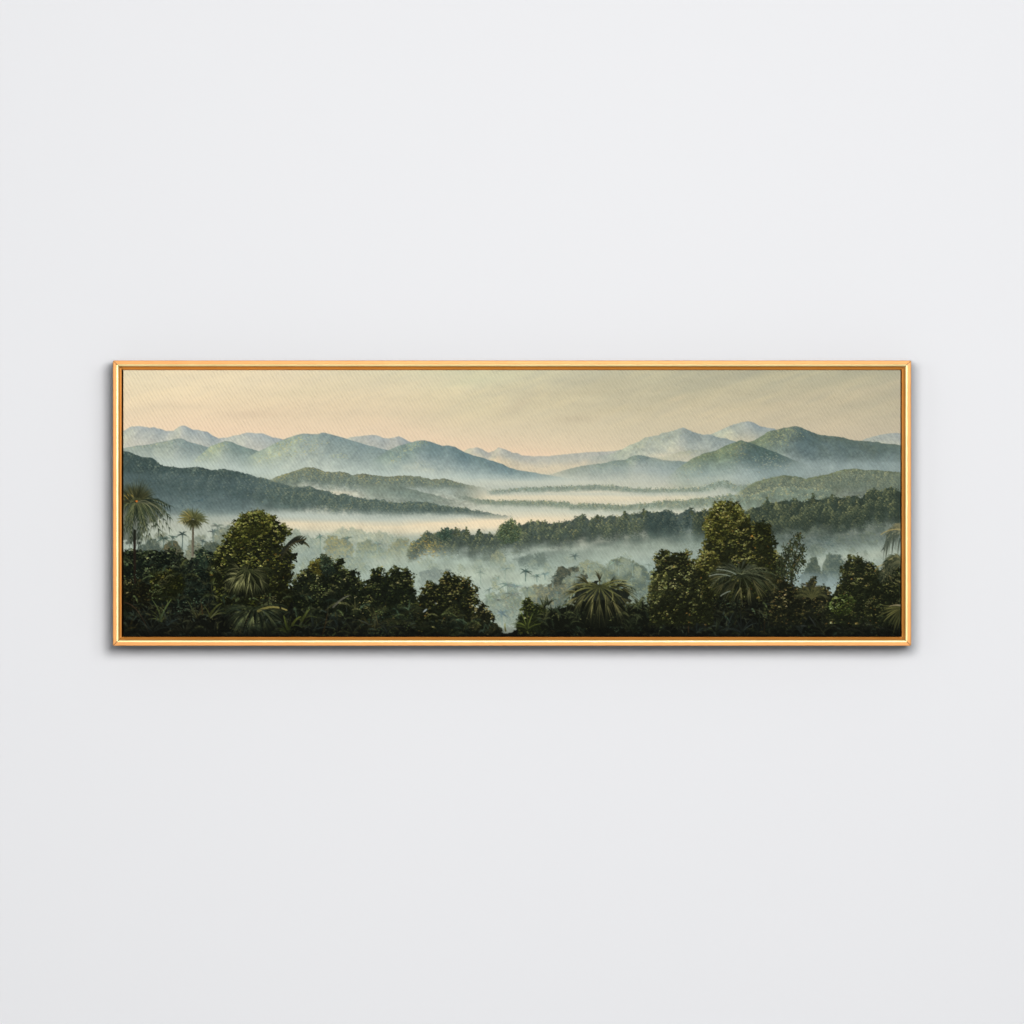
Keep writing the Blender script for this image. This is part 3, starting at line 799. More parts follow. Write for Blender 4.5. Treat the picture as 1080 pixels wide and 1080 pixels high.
small_palm(337.5, 566, 6, C(104, 122, 110), 20, 1)
small_palm(366, 568.5, 6, C(104, 118, 108), 6, 2)
small_palm(367, 588, 7, C(92, 108, 104), 8, 3)
small_palm(398, 574, 6, C(122, 138, 126), 10, 4, .8)
mist([(300, 600), (430, 596)], 12, 10, C(156, 170, 158), .55, 321, x=(290, .8, 330, .6, 430, .8, 470, .3, 500, 0), patch=.3)
mist([(395, 598), (420, 592)], 8, 6, C(184, 190, 170), .5, 322, x=(380, 0, 398, 1, 440, .6, 470, 0), patch=.3)

# ------------------------------------------------------- the long wood bank
kt = [(404, 578), (415, 572), (424, 569), (429, 577), (433, 572.5), (444, 565), (450, 560), (457, 561.5), (464, 560), (470, 558.5), (475, 560), (481, 556), (485, 559.5), (492, 556), (495, 562), (501, 563.5), (505, 558), (510, 563.5), (516, 561), (521, 563.5), (526, 557), (533, 550.3), (540, 549), (543, 553), (550, 552), (561, 549), (573, 548), (582, 551), (594, 548.5), (602, 547), (609, 543.5), (616, 541.5), (622, 546.5), (630, 543.2), (638, 544.5), (647, 541.3), (652, 544), (659, 539.2), (666, 541), (673, 540), (679, 536.5), (685, 539), (690, 540), (698, 538), (707, 537.5), (713, 541.5), (721, 537.3), (729, 535), (734, 539.5), (742, 537), (760, 538), (788, 537.5), (800, 533.5), (806, 530), (809, 524), (813, 530), (825, 527), (837, 525), (846, 528), (854, 526), (857.5, 520), (861, 526), (873, 524), (877, 521.5), (882, 524.5), (890, 523), (902, 521), (909, 524.5), (913, 518), (924, 513.6), (931, 517), (935, 513.8), (942, 513), (950, 518)]
mist([(404, 590), (430, 584)], 12, 12, C(148, 160, 144), .5, 323, x=(400, 0, 415, .7, 435, .6, 450, 0))
flecks(130, [(412, 576), (424, 574), (420, 584)], 6, 5, [(124, 136, 112), (110, 124, 108), (160, 154, 110)], 41, 1, .5, 0)
bank(kt[3:46], [(429, 20), (480, 28), (540, 38), (600, 34), (690, 32), (760, 32)], C(58, 69, 62), C(86, 96, 75), C(142, 142, 102), 409, lobe=4.4, leaf=.75, fade=.5, rag=3.6, rows=4, accent=C(168, 148, 88), acc_p=.05, base_a=.92)
bank(kt[40:52], [(679, 30), (788, 34)], C(50, 63, 60), C(68, 81, 74), C(106, 112, 90), 410, lobe=4.4, leaf=.75, fade=.5, rag=3.6, rows=4, base_a=.85)
bank(kt[47:], [(729, 34), (788, 40), (850, 46), (950, 44)], C(47, 57, 49), C(74, 83, 64), C(128, 130, 90), 411, lobe=5.6, leaf=.75, accent=C(160, 150, 100), acc_p=.05, fade=.5, rag=3.4, rows=5, base_a=.95)
flecks(300, [(432, 577), (446, 572), (456, 577), (462, 582), (440, 584)], 5, 4, [(170, 150, 76), (150, 130, 70), (120, 110, 66), (90, 90, 66), (184, 164, 96)], 42, .95, .75, .2)
crown([(461, 566), (463, 560), (470, 557.5), (476, 560), (475, 566), (470, 570)], C(54, 66, 60), C(72, 84, 72), C(106, 112, 90), 61, n=160, lobe=3.4, leaf=.75, fill=.8)
crown([(526, 566), (527, 557), (533, 550), (540, 548.5), (544, 553), (549, 560), (548, 570), (530, 574)], C(64, 72, 58), C(96, 100, 74), C(146, 140, 96), 62, n=380, lobe=3, leaf=.75, fill=.8)
# open gaps and a low second rank
flecks(120, [(550, 590), (565, 588), (574, 594), (556, 598)], 8, 4, [(74, 90, 88), (82, 98, 94), (66, 82, 80)], 43, 1.3, .5, 0)
ghost([(514, 598), (518, 586), (524, 580), (530, 582), (534, 592), (532, 600)], C(98, 110, 94), C(168, 162, 116), 663, .7, foot=.5)
flecks(160, [(715, 562), (722, 560), (735, 572), (718, 575)], 6, 6, [(110, 122, 104), (130, 134, 108), (90, 104, 96)], 44, 1, .5, 0)
for (x, h, seed) in [(857.5, 14, 1), (837, 11, 2), (809, 14, 3), (877, 10, 4), (481, 9, 5), (492, 9, 6), (505, 9, 7), (679, 10, 8), (659, 9, 9), (729, 9, 10), (630, 8, 11)]:
    r = random.Random(seed)
    yt = np.interp(x, [q[0] for q in kt], [q[1] for q in kt])
    for k in range(26):
        t = r.random()
        w = .6 + 3.0 * t
        c = jit(mixc(C(54, 64, 52), C(110, 112, 76), r.random() * (.9 if r.random() < .5 else .4)), .1)
        dab(x + r.uniform(-w, w), yt + t * h, 1.1, .7, r.uniform(-.6, .6), c, .85, 1.7, .3)

# mist below the bank
mist([(560, 592), (600, 586), (640, 580), (690, 572), (760, 568)], 9, 9, C(102, 116, 106), .8, 340, x=(545, 0, 565, .8, 700, .8, 780, .7, 800, 0), patch=.25)
mist([(790, 570), (850, 574), (900, 570), (950, 562)], 9, 9, C(88, 102, 96), .75, 341, x=(770, 0, 800, .8, 930, .8, 950, .6), patch=.3)
mist([(430, 600), (480, 598), (560, 601), (600, 590), (650, 584), (690, 577), (740, 580)], 8, 20, C(150, 163, 148), .85, 324, x=(425, .7, 470, 1, 540, .9, 552, .3, 575, .2, 590, .25, 660, .3, 690, .5, 740, .45, 800, 0), patch=.2)
mist([(560, 612), (640, 606), (700, 602)], 14, 22, C(150, 163, 148), .75, 342, x=(540, 0, 570, .9, 690, .9, 740, .6, 780, 0), patch=.25)
mist([(460, 606), (500, 603), (540, 610)], 8, 16, C(172, 180, 160), .6, 325, x=(430, 0, 470, .9, 540, .8, 600, .3, 640, 0), patch=.25)
mist([(800, 600), (850, 592), (900, 590), (950, 582)], 10, 22, C(132, 146, 136), .85, 326, x=(770, 0, 830, .8, 950, .95), patch=.25)
mist([(850, 594), (900, 588), (950, 582)], 7, 11, C(168, 175, 158), .7, 327, x=(840, 0, 870, .9, 930, 1, 950, .7), patch=.25)
flecks(240, [(850, 570), (870, 566), (880, 574), (855, 578)], 9, 4, [(78, 92, 86), (90, 104, 96), (70, 84, 80)], 45, 1.3, .4, 0)
flecks(160, [(885, 570), (915, 556), (930, 555), (890, 575)], 8, 5, [(120, 132, 108), (140, 146, 112), (100, 114, 100)], 46, 1.0, .5, 0)
mist([(690, 600), (760, 598)], 14, 16, C(128, 144, 138), .6, 328, x=(640, 0, 690, 1, 740, .8, 780, 0), patch=.25)
mist([(660, 582), (700, 590)], 8, 12, C(176, 186, 170), .5, 329, x=(600, .4, 650, .9, 690, .7, 710, 0), patch=.25)
buf[:] = np.clip(buf, 0, 1)

# -------------------------------------------------- basin trees, middle
nb = fbm(10, 7, 640, 4)
nb2 = fbm(3, 4, 641, 2)
buf[:] *= (1 + ((nb - .5) * .16 + (nb2 - .5) * .07) * smooth((YY - 545) / 20))[..., None]
ghost([(440, 624), (444, 606), (450, 600), (458, 598.5), (464, 601), (472, 599), (480, 604), (484, 612), (480, 624)], C(108, 120, 114), C(132, 142, 130), 811, .75, foot=.3)
ghost([(634, 640), (634, 606), (640, 596), (646, 590), (650, 586.5), (658, 588), (664, 590), (670, 594), (676, 597), (684, 602), (690, 609), (692, 634), (670, 644)], C(84, 98, 90), C(124, 130, 100), 812, .9, foot=.55)
ghost([(600, 616), (606, 600), (612, 594), (620, 592), (630, 593), (638, 598), (640, 612), (620, 618)], C(106, 120, 106), C(150, 150, 112), 813, .7, foot=.5)
ghost([(578, 628), (580, 614), (584, 606), (588, 599), (592, 597), (598, 600.5), (604, 598.5), (610, 602), (616, 605), (620, 608), (620, 620), (606, 630), (590, 630)], C(58, 68, 60), C(104, 102, 80), 814, .97, leaf=.9, foot=.75)
ghost([(555, 644), (557, 626), (562, 618), (570, 616), (578, 618), (590, 616), (604, 618), (610, 634), (604, 646), (570, 648)], C(86, 98, 90), C(142, 136, 100), 815, .9, foot=.7)
ghost([(545, 602), (548, 590), (556, 584), (562, 587), (568, 582), (576, 588), (578, 602)], C(88, 102, 94), C(108, 120, 106), 816, .55, foot=.4)
ghost([(508, 652), (512, 630), (520, 626), (530, 628), (538, 618), (546, 620), (550, 640), (548, 660), (530, 668), (512, 662)], C(110, 124, 112), C(142, 148, 122), 817, .6, foot=.6)
rg = random.Random(99)
for k in range(95):
    x = rg.uniform(300, 760)
    y = rg.uniform(590, 640)
    if 430 < x < 510 and y > 606:
        continue
    w, h = rg.uniform(7, 16), rg.uniform(8, 16)
    n_ = [(x + w * .5 * math.cos(t_) * rg.uniform(.75, 1.2), y + h * .5 * math.sin(t_) * rg.uniform(.75, 1.2)) for t_ in [q_ * .7 for q_ in range(9)]]
    v_ = (y - 590) / 50
    ghost(n_, mixc(C(134, 148, 136), C(104, 118, 108), v_), mixc(C(160, 166, 138), C(148, 150, 112), v_), 2000 + k, .42 + .35 * v_, leaf=.7, foot=.35, grain=.9)
for k in range(26):
    x, y = rg.uniform(500, 720), rg.uniform(592, 640)
    small_palm(x, y, rg.uniform(4, 7), mixc(C(124, 138, 126), C(92, 106, 96), (y - 590) / 50), rg.uniform(5, 14), 3000 + k, .8, n=8, lw=.55)
for k in range(30):
    x, y = rg.uniform(800, 945), rg.uniform(556, 592)
    w, h = rg.uniform(6, 12), rg.uniform(6, 11)
    n_ = [(x + w * .5 * math.cos(t_) * rg.uniform(.75, 1.2), y + h * .5 * math.sin(t_) * rg.uniform(.75, 1.2)) for t_ in [q_ * .7 for q_ in range(9)]]
    ghost(n_, C(84, 97, 88), C(128, 134, 108), 2200 + k, .35, leaf=.75, foot=.3)
for k in range(22):
    x, y = rg.uniform(140, 260), rg.uniform(560, 590)
    w, h = rg.uniform(8, 14), rg.uniform(8, 14)
    n_ = [(x + w * .5 * math.cos(t_) * rg.uniform(.75, 1.2), y + h * .5 * math.sin(t_) * rg.uniform(.75, 1.2)) for t_ in [q_ * .7 for q_ in range(9)]]
    ghost(n_, C(78, 90, 80), C(128, 128, 98), 2300 + k, .45, leaf=.75, foot=.4)
small_palm(554, 603, 7, C(74, 92, 84), 10, 11)
small_palm(566, 608, 6, C(96, 112, 104), 6, 12, .9)
small_palm(574.5, 606, 5, C(104, 122, 114), 6, 13, .9)
small_palm(606, 587, 7, C(82, 98, 92), 3, 14, n=8, lw=.6)
small_palm(535, 617, 9, C(108, 122, 112), 18, 15, .85, n=11, lw=1.0)
small_palm(543, 619, 8, C(112, 128, 120), 10, 16, .8)
small_palm(515, 631, 9, C(124, 138, 120), 16, 17, .85, n=11, lw=1.1)
small_palm(523, 633, 7, C(118, 130, 116), 12, 18, .85, n=9, lw=1.0)
small_palm(525, 611, 7, C(140, 154, 140), 4, 19, .6)
small_palm(529, 648, 10, C(100, 118, 116), 12, 20, .85, n=11, lw=1.0)
small_palm(541, 628, 9, C(110, 122, 110), 12, 21, .85, n=11, lw=1.0)
flecks(170, [(537, 625), (540, 634), (536, 642), (545, 640)], 4, 4, [(120, 128, 108), (136, 136, 108), (98, 112, 104)], 48, 1.1, .6, .6)
flecks(140, [(516, 632), (520, 640), (526, 655), (535, 664)], 5, 5, [(128, 142, 130), (140, 152, 138), (108, 124, 118)], 49, 1.2, .4, .8)
# basin trees behind the left foreground
ghost([(222, 590), (224, 566), (230, 557), (238, 555), (246, 558), (254, 566), (250, 584), (236, 594)], C(100, 112, 100), C(146, 148, 118), 821, .75, foot=.6)
ghost([(164, 600), (166, 584), (171, 576), (178, 570.5), (184, 570), (189, 575), (192, 584), (190, 600)], C(66, 76, 62), C(118, 106, 74), 822, .97, foot=.8)
ghost([(138, 600), (146, 580), (154, 571), (162, 569), (168, 575), (174, 584), (172, 604)], C(70, 83, 77), C(104, 112, 94), 823, .95, foot=.8)
ghost([(194, 604), (196, 580), (203, 571), (212, 575), (218, 584), (216, 604)], C(104, 112, 94), C(140, 138, 110), 824, .85, foot=.7)
ghost([(208, 604), (212, 578), (220, 570), (230, 572), (236, 586), (232, 604)], C(60, 72, 64), C(96, 102, 82), 825, .8, foot=.8)
small_palm(192, 563.5, 6, C(60, 74, 68), 16, 22, n=10)
small_palm(224, 561, 7, C(92, 106, 100), 10, 23, .9, n=10)
small_palm(229, 555, 7, C(104, 116, 106), 10, 24, .8, n=10)
small_palm(213, 571, 5, C(78, 92, 86), 8, 25, .9)
small_palm(172, 568, 7, C(80, 96, 88), 10, 26, .9, n=10)
small_palm(181, 567, 6, C(84, 98, 88), 8, 27, .9)
flecks(120, [(160, 580), (185, 578), (215, 585), (235, 575)], 9, 5, [(60, 72, 62), (84, 92, 76), (104, 108, 86), (50, 62, 56)], 50, 1.1, .6, 0)
# right basin
ghost([(866, 618), (868, 600), (872, 590), (876, 584), (881, 587), (885, 584), (890, 590), (892, 604), (886, 618)], C(74, 88, 82), C(110, 120, 102), 831, .92, foot=.5)
ghost([(842, 620), (846, 602), (852, 594), (857, 587), (862, 590), (866, 600), (872, 606), (870, 620)], C(64, 77, 70), C(100, 108, 88), 832, .95, foot=.55)
mist([(840, 612), (890, 616)], 9, 12, C(128, 144, 144), .65, 330, x=(815, 0, 832, .9, 880, 1, 895, 0), patch=.2)

# =========================================================== foreground
DK = C(17, 19, 14)


def ground(pts, col, seed, soft=1.0, wob=3.0):
    top_ = line(pts) - wob * 2 * n1(XS, 4, seed)
    d = YY - top_[None, :].astype(np.float32)
    n = fbm(5, 4, seed + 1, 3)[..., None]
    lay((col * (.55 + .9 * n)).astype(np.float32), np.clip(d / soft + .5, 0, 1))


ground([(130, 581), (150, 583), (165, 582), (185, 586), (200, 590), (225, 586), (250, 600), (300, 620), (325, 634), (380, 640), (436, 642), (470, 650), (515, 656), (526, 666), (534, 669), (545, 664), (556, 650), (590, 656), (612, 652), (640, 640), (680, 640), (700, 640), (740, 636), (770, 620), (815, 612), (840, 620), (862, 630), (880, 626), (905, 610), (940, 600), (950, 598)], DK, 501)

# mixed shrubs on the left
L1, L2, L3 = C(17, 21, 17), C(46, 50, 34), C(108, 106, 62)
crown([(130, 586), (138, 580), (150, 584), (158, 582), (172, 584), (182, 578), (190, 586), (196, 596), (196, 640), (130, 640)], L1, L2, C(104, 108, 74), 81, n=2600, lobe=6, leaf=1.15, bottom_dark=.4, gain=.5)
crown([(196, 594), (206, 590), (212, 584), (220, 582), (228, 590), (236, 600), (236, 640), (196, 640)], L1, C(34, 42, 36), C(88, 92, 60), 82, n=1100, lobe=5, leaf=1.1, gain=.5)
crown([(205, 590), (207, 582), (213, 578), (216, 584), (216, 596), (206, 598)], C(30, 38, 32), C(56, 62, 46), C(96, 98, 66), 83, n=180, lobe=3.5)
for k in range(46):
    r = random.Random(900 + k)
    x, y = r.uniform(140, 236), r.uniform(588, 650)
    tuft(x, y + 5, r.uniform(7, 12), 7, C(18, 24, 20), mixc(C(70, 84, 70), C(120, 120, 70), r.random()) * r.uniform(.5, 1), k, lw=.9)
crown([(160, 606), (176, 602), (190, 606), (194, 620), (186, 634), (160, 634)], C(22, 24, 12), C(52, 50, 22), C(96, 88, 36), 84, n=700, lobe=5, leaf=1.1, gain=.5)
crown([(130, 616), (142, 612), (158, 620), (156, 640), (130, 644)], C(18, 18, 12), C(40, 36, 20), C(72, 62, 30), 85, n=400, lobe=5, leaf=1.1, gain=.5)
# palm one, left edge
r = random.Random(77)
stroke((141.5, 560), (141.5, 585), (141.8, 616), 1.5, 1.1, C(34, 30, 24), C(34, 26, 20), .95)
lay(C(20, 27, 21), poly_mask([(124, 566), (124, 534), (132, 524), (146, 520), (160, 527), (169, 540), (166, 552), (154, 556), (148, 570), (138, 574)], 5, 61, 3)[0] * .45, poly_mask([(124, 566), (124, 534), (132, 524), (146, 520), (160, 527), (169, 540), (166, 552), (154, 556), (148, 570), (138, 574)], 5, 61, 3)[1])
k = 0
for rnd_, (dk_, lt_) in enumerate([(C(16, 24, 19), C(70, 82, 60)), (C(18, 26, 19), C(92, 102, 70)), (C(26, 34, 24), C(138, 140, 94))]):
    for (ex, ey, lift) in [(179, 545, 10), (176, 555, 9), (168, 562, 7), (158, 568, 4), (149, 573, 1), (138, 572, 1), (128, 562, 3), (176, 534, 9), (122, 545, 6), (163, 553, 8), (153, 560, 5), (134, 563, 3)]:
        k += 1
        q_ = random.Random(k * 7)
        f_ = (1.0, .9, .78)[rnd_]
        plume(143, 529.5, 143 + (ex - 143) * f_ + q_.gauss(0, 1.5), 529.5 + (ey - 529.5) * f_ + q_.gauss(0, 1.5), lift, 11 - 2 * rnd_, 12 - 1.5 * rnd_, dk_, lt_, 7000 + k, lw=.55 - .06 * rnd_)
    burst(143, 530, [-172, -156, -140, -126, -112, -98, -84, -70, -56, -42, -28], 6, 22 - 2.5 * rnd_, mixc(dk_, C(50, 52, 34), .4), mixc(lt_, C(160, 142, 76), .4), 7300 + rnd_, n=7, spread=.17, lw=.48, droop=.1, flat=1.0)
for k in range(26):
    an = r.uniform(-.35, .5)
    l = r.uniform(20, 36)
    x2, y2 = 143 + l * math.cos(an), 531 + l * math.sin(an) * .5 + 8
    c = mixc(C(30, 40, 32), C(150, 148, 110), r.random() ** 1.5)
    stroke((144, 530), (144 + .55 * l, 524 + l * .3 * math.sin(an)), (x2, y2), .6, .2, c * .8, c, .9, z=.7)
for k in range(6):
    dab(143.5 + r.gauss(0, .9), 528.5 + r.gauss(0, .6), .9, .6, 0, C(214, 118, 44), .7)
    dab(134 + r.gauss(0, 2), 522 + r.gauss(0, 2), 1.8, .45, .9, C(190, 160, 76), .6)
# palm two
stroke((203.2, 552), (203, 566), (202.6, 586), .85, 1.15, C(80, 74, 56), C(116, 110, 94), .95, z=.5)
stroke((203.8, 553), (203.6, 566), (203.3, 586), .4, .5, C(60, 52, 40), C(84, 76, 64), .8)
for k in range(330):
    an = r.uniform(0, 6.283)
    q = k / 330
    l = 16.5 * r.uniform(.5, 1.08) * (1 if math.sin(an) < .3 else .75)
    c = mixc(C(54, 62, 40), C(142, 140, 84), min(1, q * r.uniform(.2, 1.2)))
    if math.cos(an) < -.3 and r.random() < .25:
        c = C(168, 150, 82)
    if math.sin(an) > .45:
        c = c * .7
    s0 = r.uniform(.15, .5)
    stroke((203.2 + s0 * l * math.cos(an), 548 + s0 * l * math.sin(an) * .8), (203.2 + .7 * l * math.cos(an), 547 + .7 * l * math.sin(an) * .8), (203.2 + l * math.cos(an), 547.5 + l * math.sin(an) * .8 + 1.8), .42, .2, c * .8, c, .85, z=.6)
for k in range(40):
    dab(203.2 + r.gauss(0, 4.5), 550.5 + r.gauss(0, 2), 1.3, .6, r.uniform(0, 3), C(40, 42, 24), .55)


# big leafy tree, left
T1 = [(222, 604), (226, 592), (229, 580), (236, 570), (242, 561), (248, 551), (255, 545), (262, 542), (268, 540), (276, 541), (283, 544), (290, 546), (288, 552), (295, 553), (302, 557), (306, 562), (300, 568), (296, 575), (304, 580), (311, 588), (306, 594), (309, 606), (304, 616), (310, 625), (300, 646), (232, 646)]
crown(T1, C(22, 23, 13), C(66, 64, 28), C(136, 126, 60), 91, n=4200, lobe=6.2, leaf=1.2, gain=.75, accent=C(130, 92, 36), acc_p=.03, bottom_dark=.75)
crown([(240, 566), (246, 556), (256, 546), (268, 541), (280, 543), (288, 549), (282, 562), (262, 572), (246, 576)], C(40, 40, 18), C(86, 82, 38), C(156, 142, 70), 92, n=1100, lobe=5, leaf=1.15, fill=.25, gain=.6)
# dark frond leaning out of it
for k in range(11):
    a = random.Random(k).uniform
    t = k / 10
    x, y = 299 + 22 * t, 582 - 13 * math.sin(t * 2.2)
    stroke((x - 3, y + 2), (x, y - 2), (x + 5, y + 3 + 3 * t), 1.3, .4, C(34, 36, 28), C(66, 66, 44), .95, z=.6)
    stroke((x - 2, y), (x, y - 3), (x + 2, y - 4), 1.1, .4, C(28, 32, 26), C(52, 54, 38), .95, z=.6)
stroke((296, 590), (306, 570), (322, 569), 1.0, .5, C(40, 40, 28), C(70, 64, 40), .9)
for k in range(30):
    r2 = random.Random(k + 50)
    dab(r2.uniform(300, 313), r2.uniform(583, 600), 1.4, .8, r2.uniform(0, 3), C(26, 28, 22), .9)

# tree two and three and four
crown([(308, 618), (313, 607), (320, 604), (327, 598), (330, 594), (337, 592), (339, 586), (344, 590), (349, 592), (353, 597), (357, 590), (361, 593), (362, 600), (368, 604), (374, 602), (379, 609), (380, 618), (384, 632), (380, 650), (312, 650)], C(19, 22, 15), C(50, 52, 30), C(104, 100, 58), 93, n=3000, lobe=5.2, leaf=1.1, gain=.6, bottom_dark=.85)
crown([(327, 602), (328, 594), (334, 592), (340, 598), (336, 606)], C(60, 54, 26), C(96, 84, 40), C(136, 120, 60), 94, n=140, lobe=3.5, leaf=1.05, fill=.5)
crown([(338, 596), (340, 586), (345, 590), (350, 592), (352, 602), (344, 608)], C(28, 34, 28), C(44, 52, 42), C(76, 82, 60), 95, n=180, lobe=3.5, leaf=1.05, fill=.7)
crown([(378, 636), (382, 624), (381, 616), (386, 613), (391, 614), (392, 604), (397, 600.5), (403, 601), (405, 606), (410, 606), (414, 600), (419, 599), (424, 602), (430, 600.5), (432, 606), (436, 610), (434, 618), (437, 628), (441, 640), (444, 660), (378, 660)], C(19, 22, 15), C(48, 51, 29), C(104, 98, 56), 96, n=3000, lobe=5.2, leaf=1.1, gain=.6, accent=C(120, 96, 50), acc_p=.05, bottom_dark=.95)
crown([(440, 642), (441, 633), (445, 626), (448, 620), (451, 614.5), (456, 615), (460, 620), (464, 616), (467, 608), (471, 605.5), (476, 606), (480, 608), (486, 610), (490, 613), (495, 612), (497, 618), (503, 622), (502, 628), (505, 634), (500, 640), (504, 648), (510, 660), (510, 668), (440, 668)], C(20, 22, 14), C(54, 53, 29), C(122, 108, 60), 97, n=3600, lobe=5.2, leaf=1.1, gain=.8, accent=C(140, 106, 50), acc_p=.07, bottom_dark=1.0)
crown([(498, 660), (500, 646), (505, 641), (509, 638), (512, 642), (516, 646), (520, 650), (519, 658), (528, 664), (528, 671), (500, 671)], C(24, 25, 17), C(64, 58, 36), C(134, 114, 74), 98, n=480, lobe=4.2, leaf=1.1, gain=.6)
dab(448, 644.5, 3.2, .9, -.7, C(146, 156, 156), .9, 2, .6)
dab(459.5, 637, 1.4, .7, .8, C(120, 128, 128), .7)

# undergrowth: ferns, fan leaves and saplings filling the dark
ru = random.Random(321)
floor_ = [(130, 592), (190, 592), (235, 600), (300, 626), (330, 618), (380, 636), (436, 640), (470, 640), (515, 660), (526, 668), (540, 668), (552, 650), (590, 652), (640, 640), (690, 630), (745, 620), (800, 606), (845, 618), (880, 620), (910, 606), (950, 604)]
for k in range(460):
    x = ru.uniform(132, 950)
    yf = np.interp(x, [q_[0] for q_ in floor_], [q_[1] for q_ in floor_])
    y = yf + 3 + (668 - yf) * ru.random()
    if 515 < x < 548:
        continue
    dep_ = (y - yf) / (670 - yf + 1)
    b_ = ru.uniform(.6, 1.5) * (1 - .32 * dep_)
    tint = ru.choice([C(90, 102, 62), C(104, 108, 62), C(80, 98, 74), C(108, 108, 66), C(70, 90, 70), C(88, 96, 56)]) * b_
    kind = ru.random()
    if kind < .40:
        frond(x, y, ru.choice([-2.7, -2.3, -1.9, -1.2, -.8, -.4]) + ru.gauss(0, .2), ru.uniform(9, 19), .35, C(20, 25, 17), tint, 5000 + k, leaflets=9, lw=.55, ll=.36, spread=.7, up=.12, a=.85)
    elif kind < .65:
        burst(x, y, [ru.uniform(-200, 20) for _ in range(5)], 3, ru.uniform(6, 11), C(20, 25, 17), tint, 5400 + k, n=6, spread=.35, lw=.5, droop=.35, a=.85)
    elif kind < .82:
        tuft(x, y, ru.uniform(8, 16), 8, C(18, 23, 16), tint, 5800 + k, lw=.7, a=.85, droop=.4)
    else:
        for _ in range(26):
            dx_, dy_ = ru.gauss(0, 4.5), ru.gauss(0, 4)
            sprig(x + dx_, y + dy_, ru.uniform(.6, 1.0), jit(tint * .62, .2), C(14, 17, 11), ru, 4, .4)

# fan palms in the left foreground
pm_, ps_ = poly_mask([(236, 612), (240, 602), (258, 597), (278, 602), (284, 614), (280, 626), (260, 632), (242, 626)], 4, 71, 3)
lay(C(15, 18, 12), pm_ * .75, ps_)
burst(259, 601, [-8, 12, 30, 48, 66, 84, 100, 116, 134, 152, 168, 184], 10, 19, C(18, 23, 14), C(86, 92, 52), 621, n=7, spread=.24, lw=.75, droop=.4)
for k, (hx, hy, dg, br) in enumerate([(252, 603, 188, .7), (267, 602, -8, .6), (249, 605, 168, .9), (273, 606, 20, .6), (247, 609, 146, 1.0), (275, 611, 44, .65), (251, 612, 124, 1.0), (269, 614, 66, .75), (257, 612, 106, 1.05), (263, 613, 88, .95), (256, 606, 132, 1.0), (264, 606, 80, .9), (260, 602, -100, .55), (250, 600, -150, .6)]):
    q_ = random.Random(k + 9000)
    stroke((260, 601), ((260 + hx) / 2, (601 + hy) / 2 - 1), (hx, hy), .5, .4, C(40, 46, 26), C(96, 98, 60), .8)
    fan(hx + q_.gauss(0, .6), hy + q_.gauss(0, .6), math.radians(dg) - .5, math.radians(dg) + .5, 13.5 * q_.uniform(.85, 1.15), C(40, 46, 26), C(198, 194, 130) * br, 9100 + k, n=8, lw=.62, droop=.32)
burst(267, 642, [-12, 5, 22, 42, 62, 80, 98, 118, 138, 158, 176, 192], 11, 22, C(14, 19, 13), C(76, 88, 60), 624, n=8, spread=.28, lw=.85, droop=.45)
for k, (hx, hy, dg, br) in enumerate([(260, 640, 196, .7), (277, 640, -14, .8), (255, 643, 172, .9), (283, 643, 12, .8), (252, 648, 150, .9), (284, 649, 40, .75), (258, 651, 122, 1.0), (278, 652, 66, .8), (266, 652, 100, 1.0), (272, 650, 84, .9), (262, 645, 138, .9), (274, 644, 48, .8)]):
    q_ = random.Random(k + 9200)
    stroke((268, 641), ((268 + hx) / 2, (641 + hy) / 2 - 1), (hx, hy), .5, .4, C(26, 32, 20), C(76, 82, 52), .8)
    fan(hx + q_.gauss(0, .6), hy + q_.gauss(0, .6), math.radians(dg) - .42, math.radians(dg) + .42, 15 * q_.uniform(.85, 1.15), C(24, 31, 20), C(142, 148, 96) * br, 9300 + k, n=7, lw=.62, droop=.34)
stroke((272, 645), (286, 637), (302, 644), 1.3, .7, C(110, 104, 56), C(150, 138, 78), .85, z=.6)
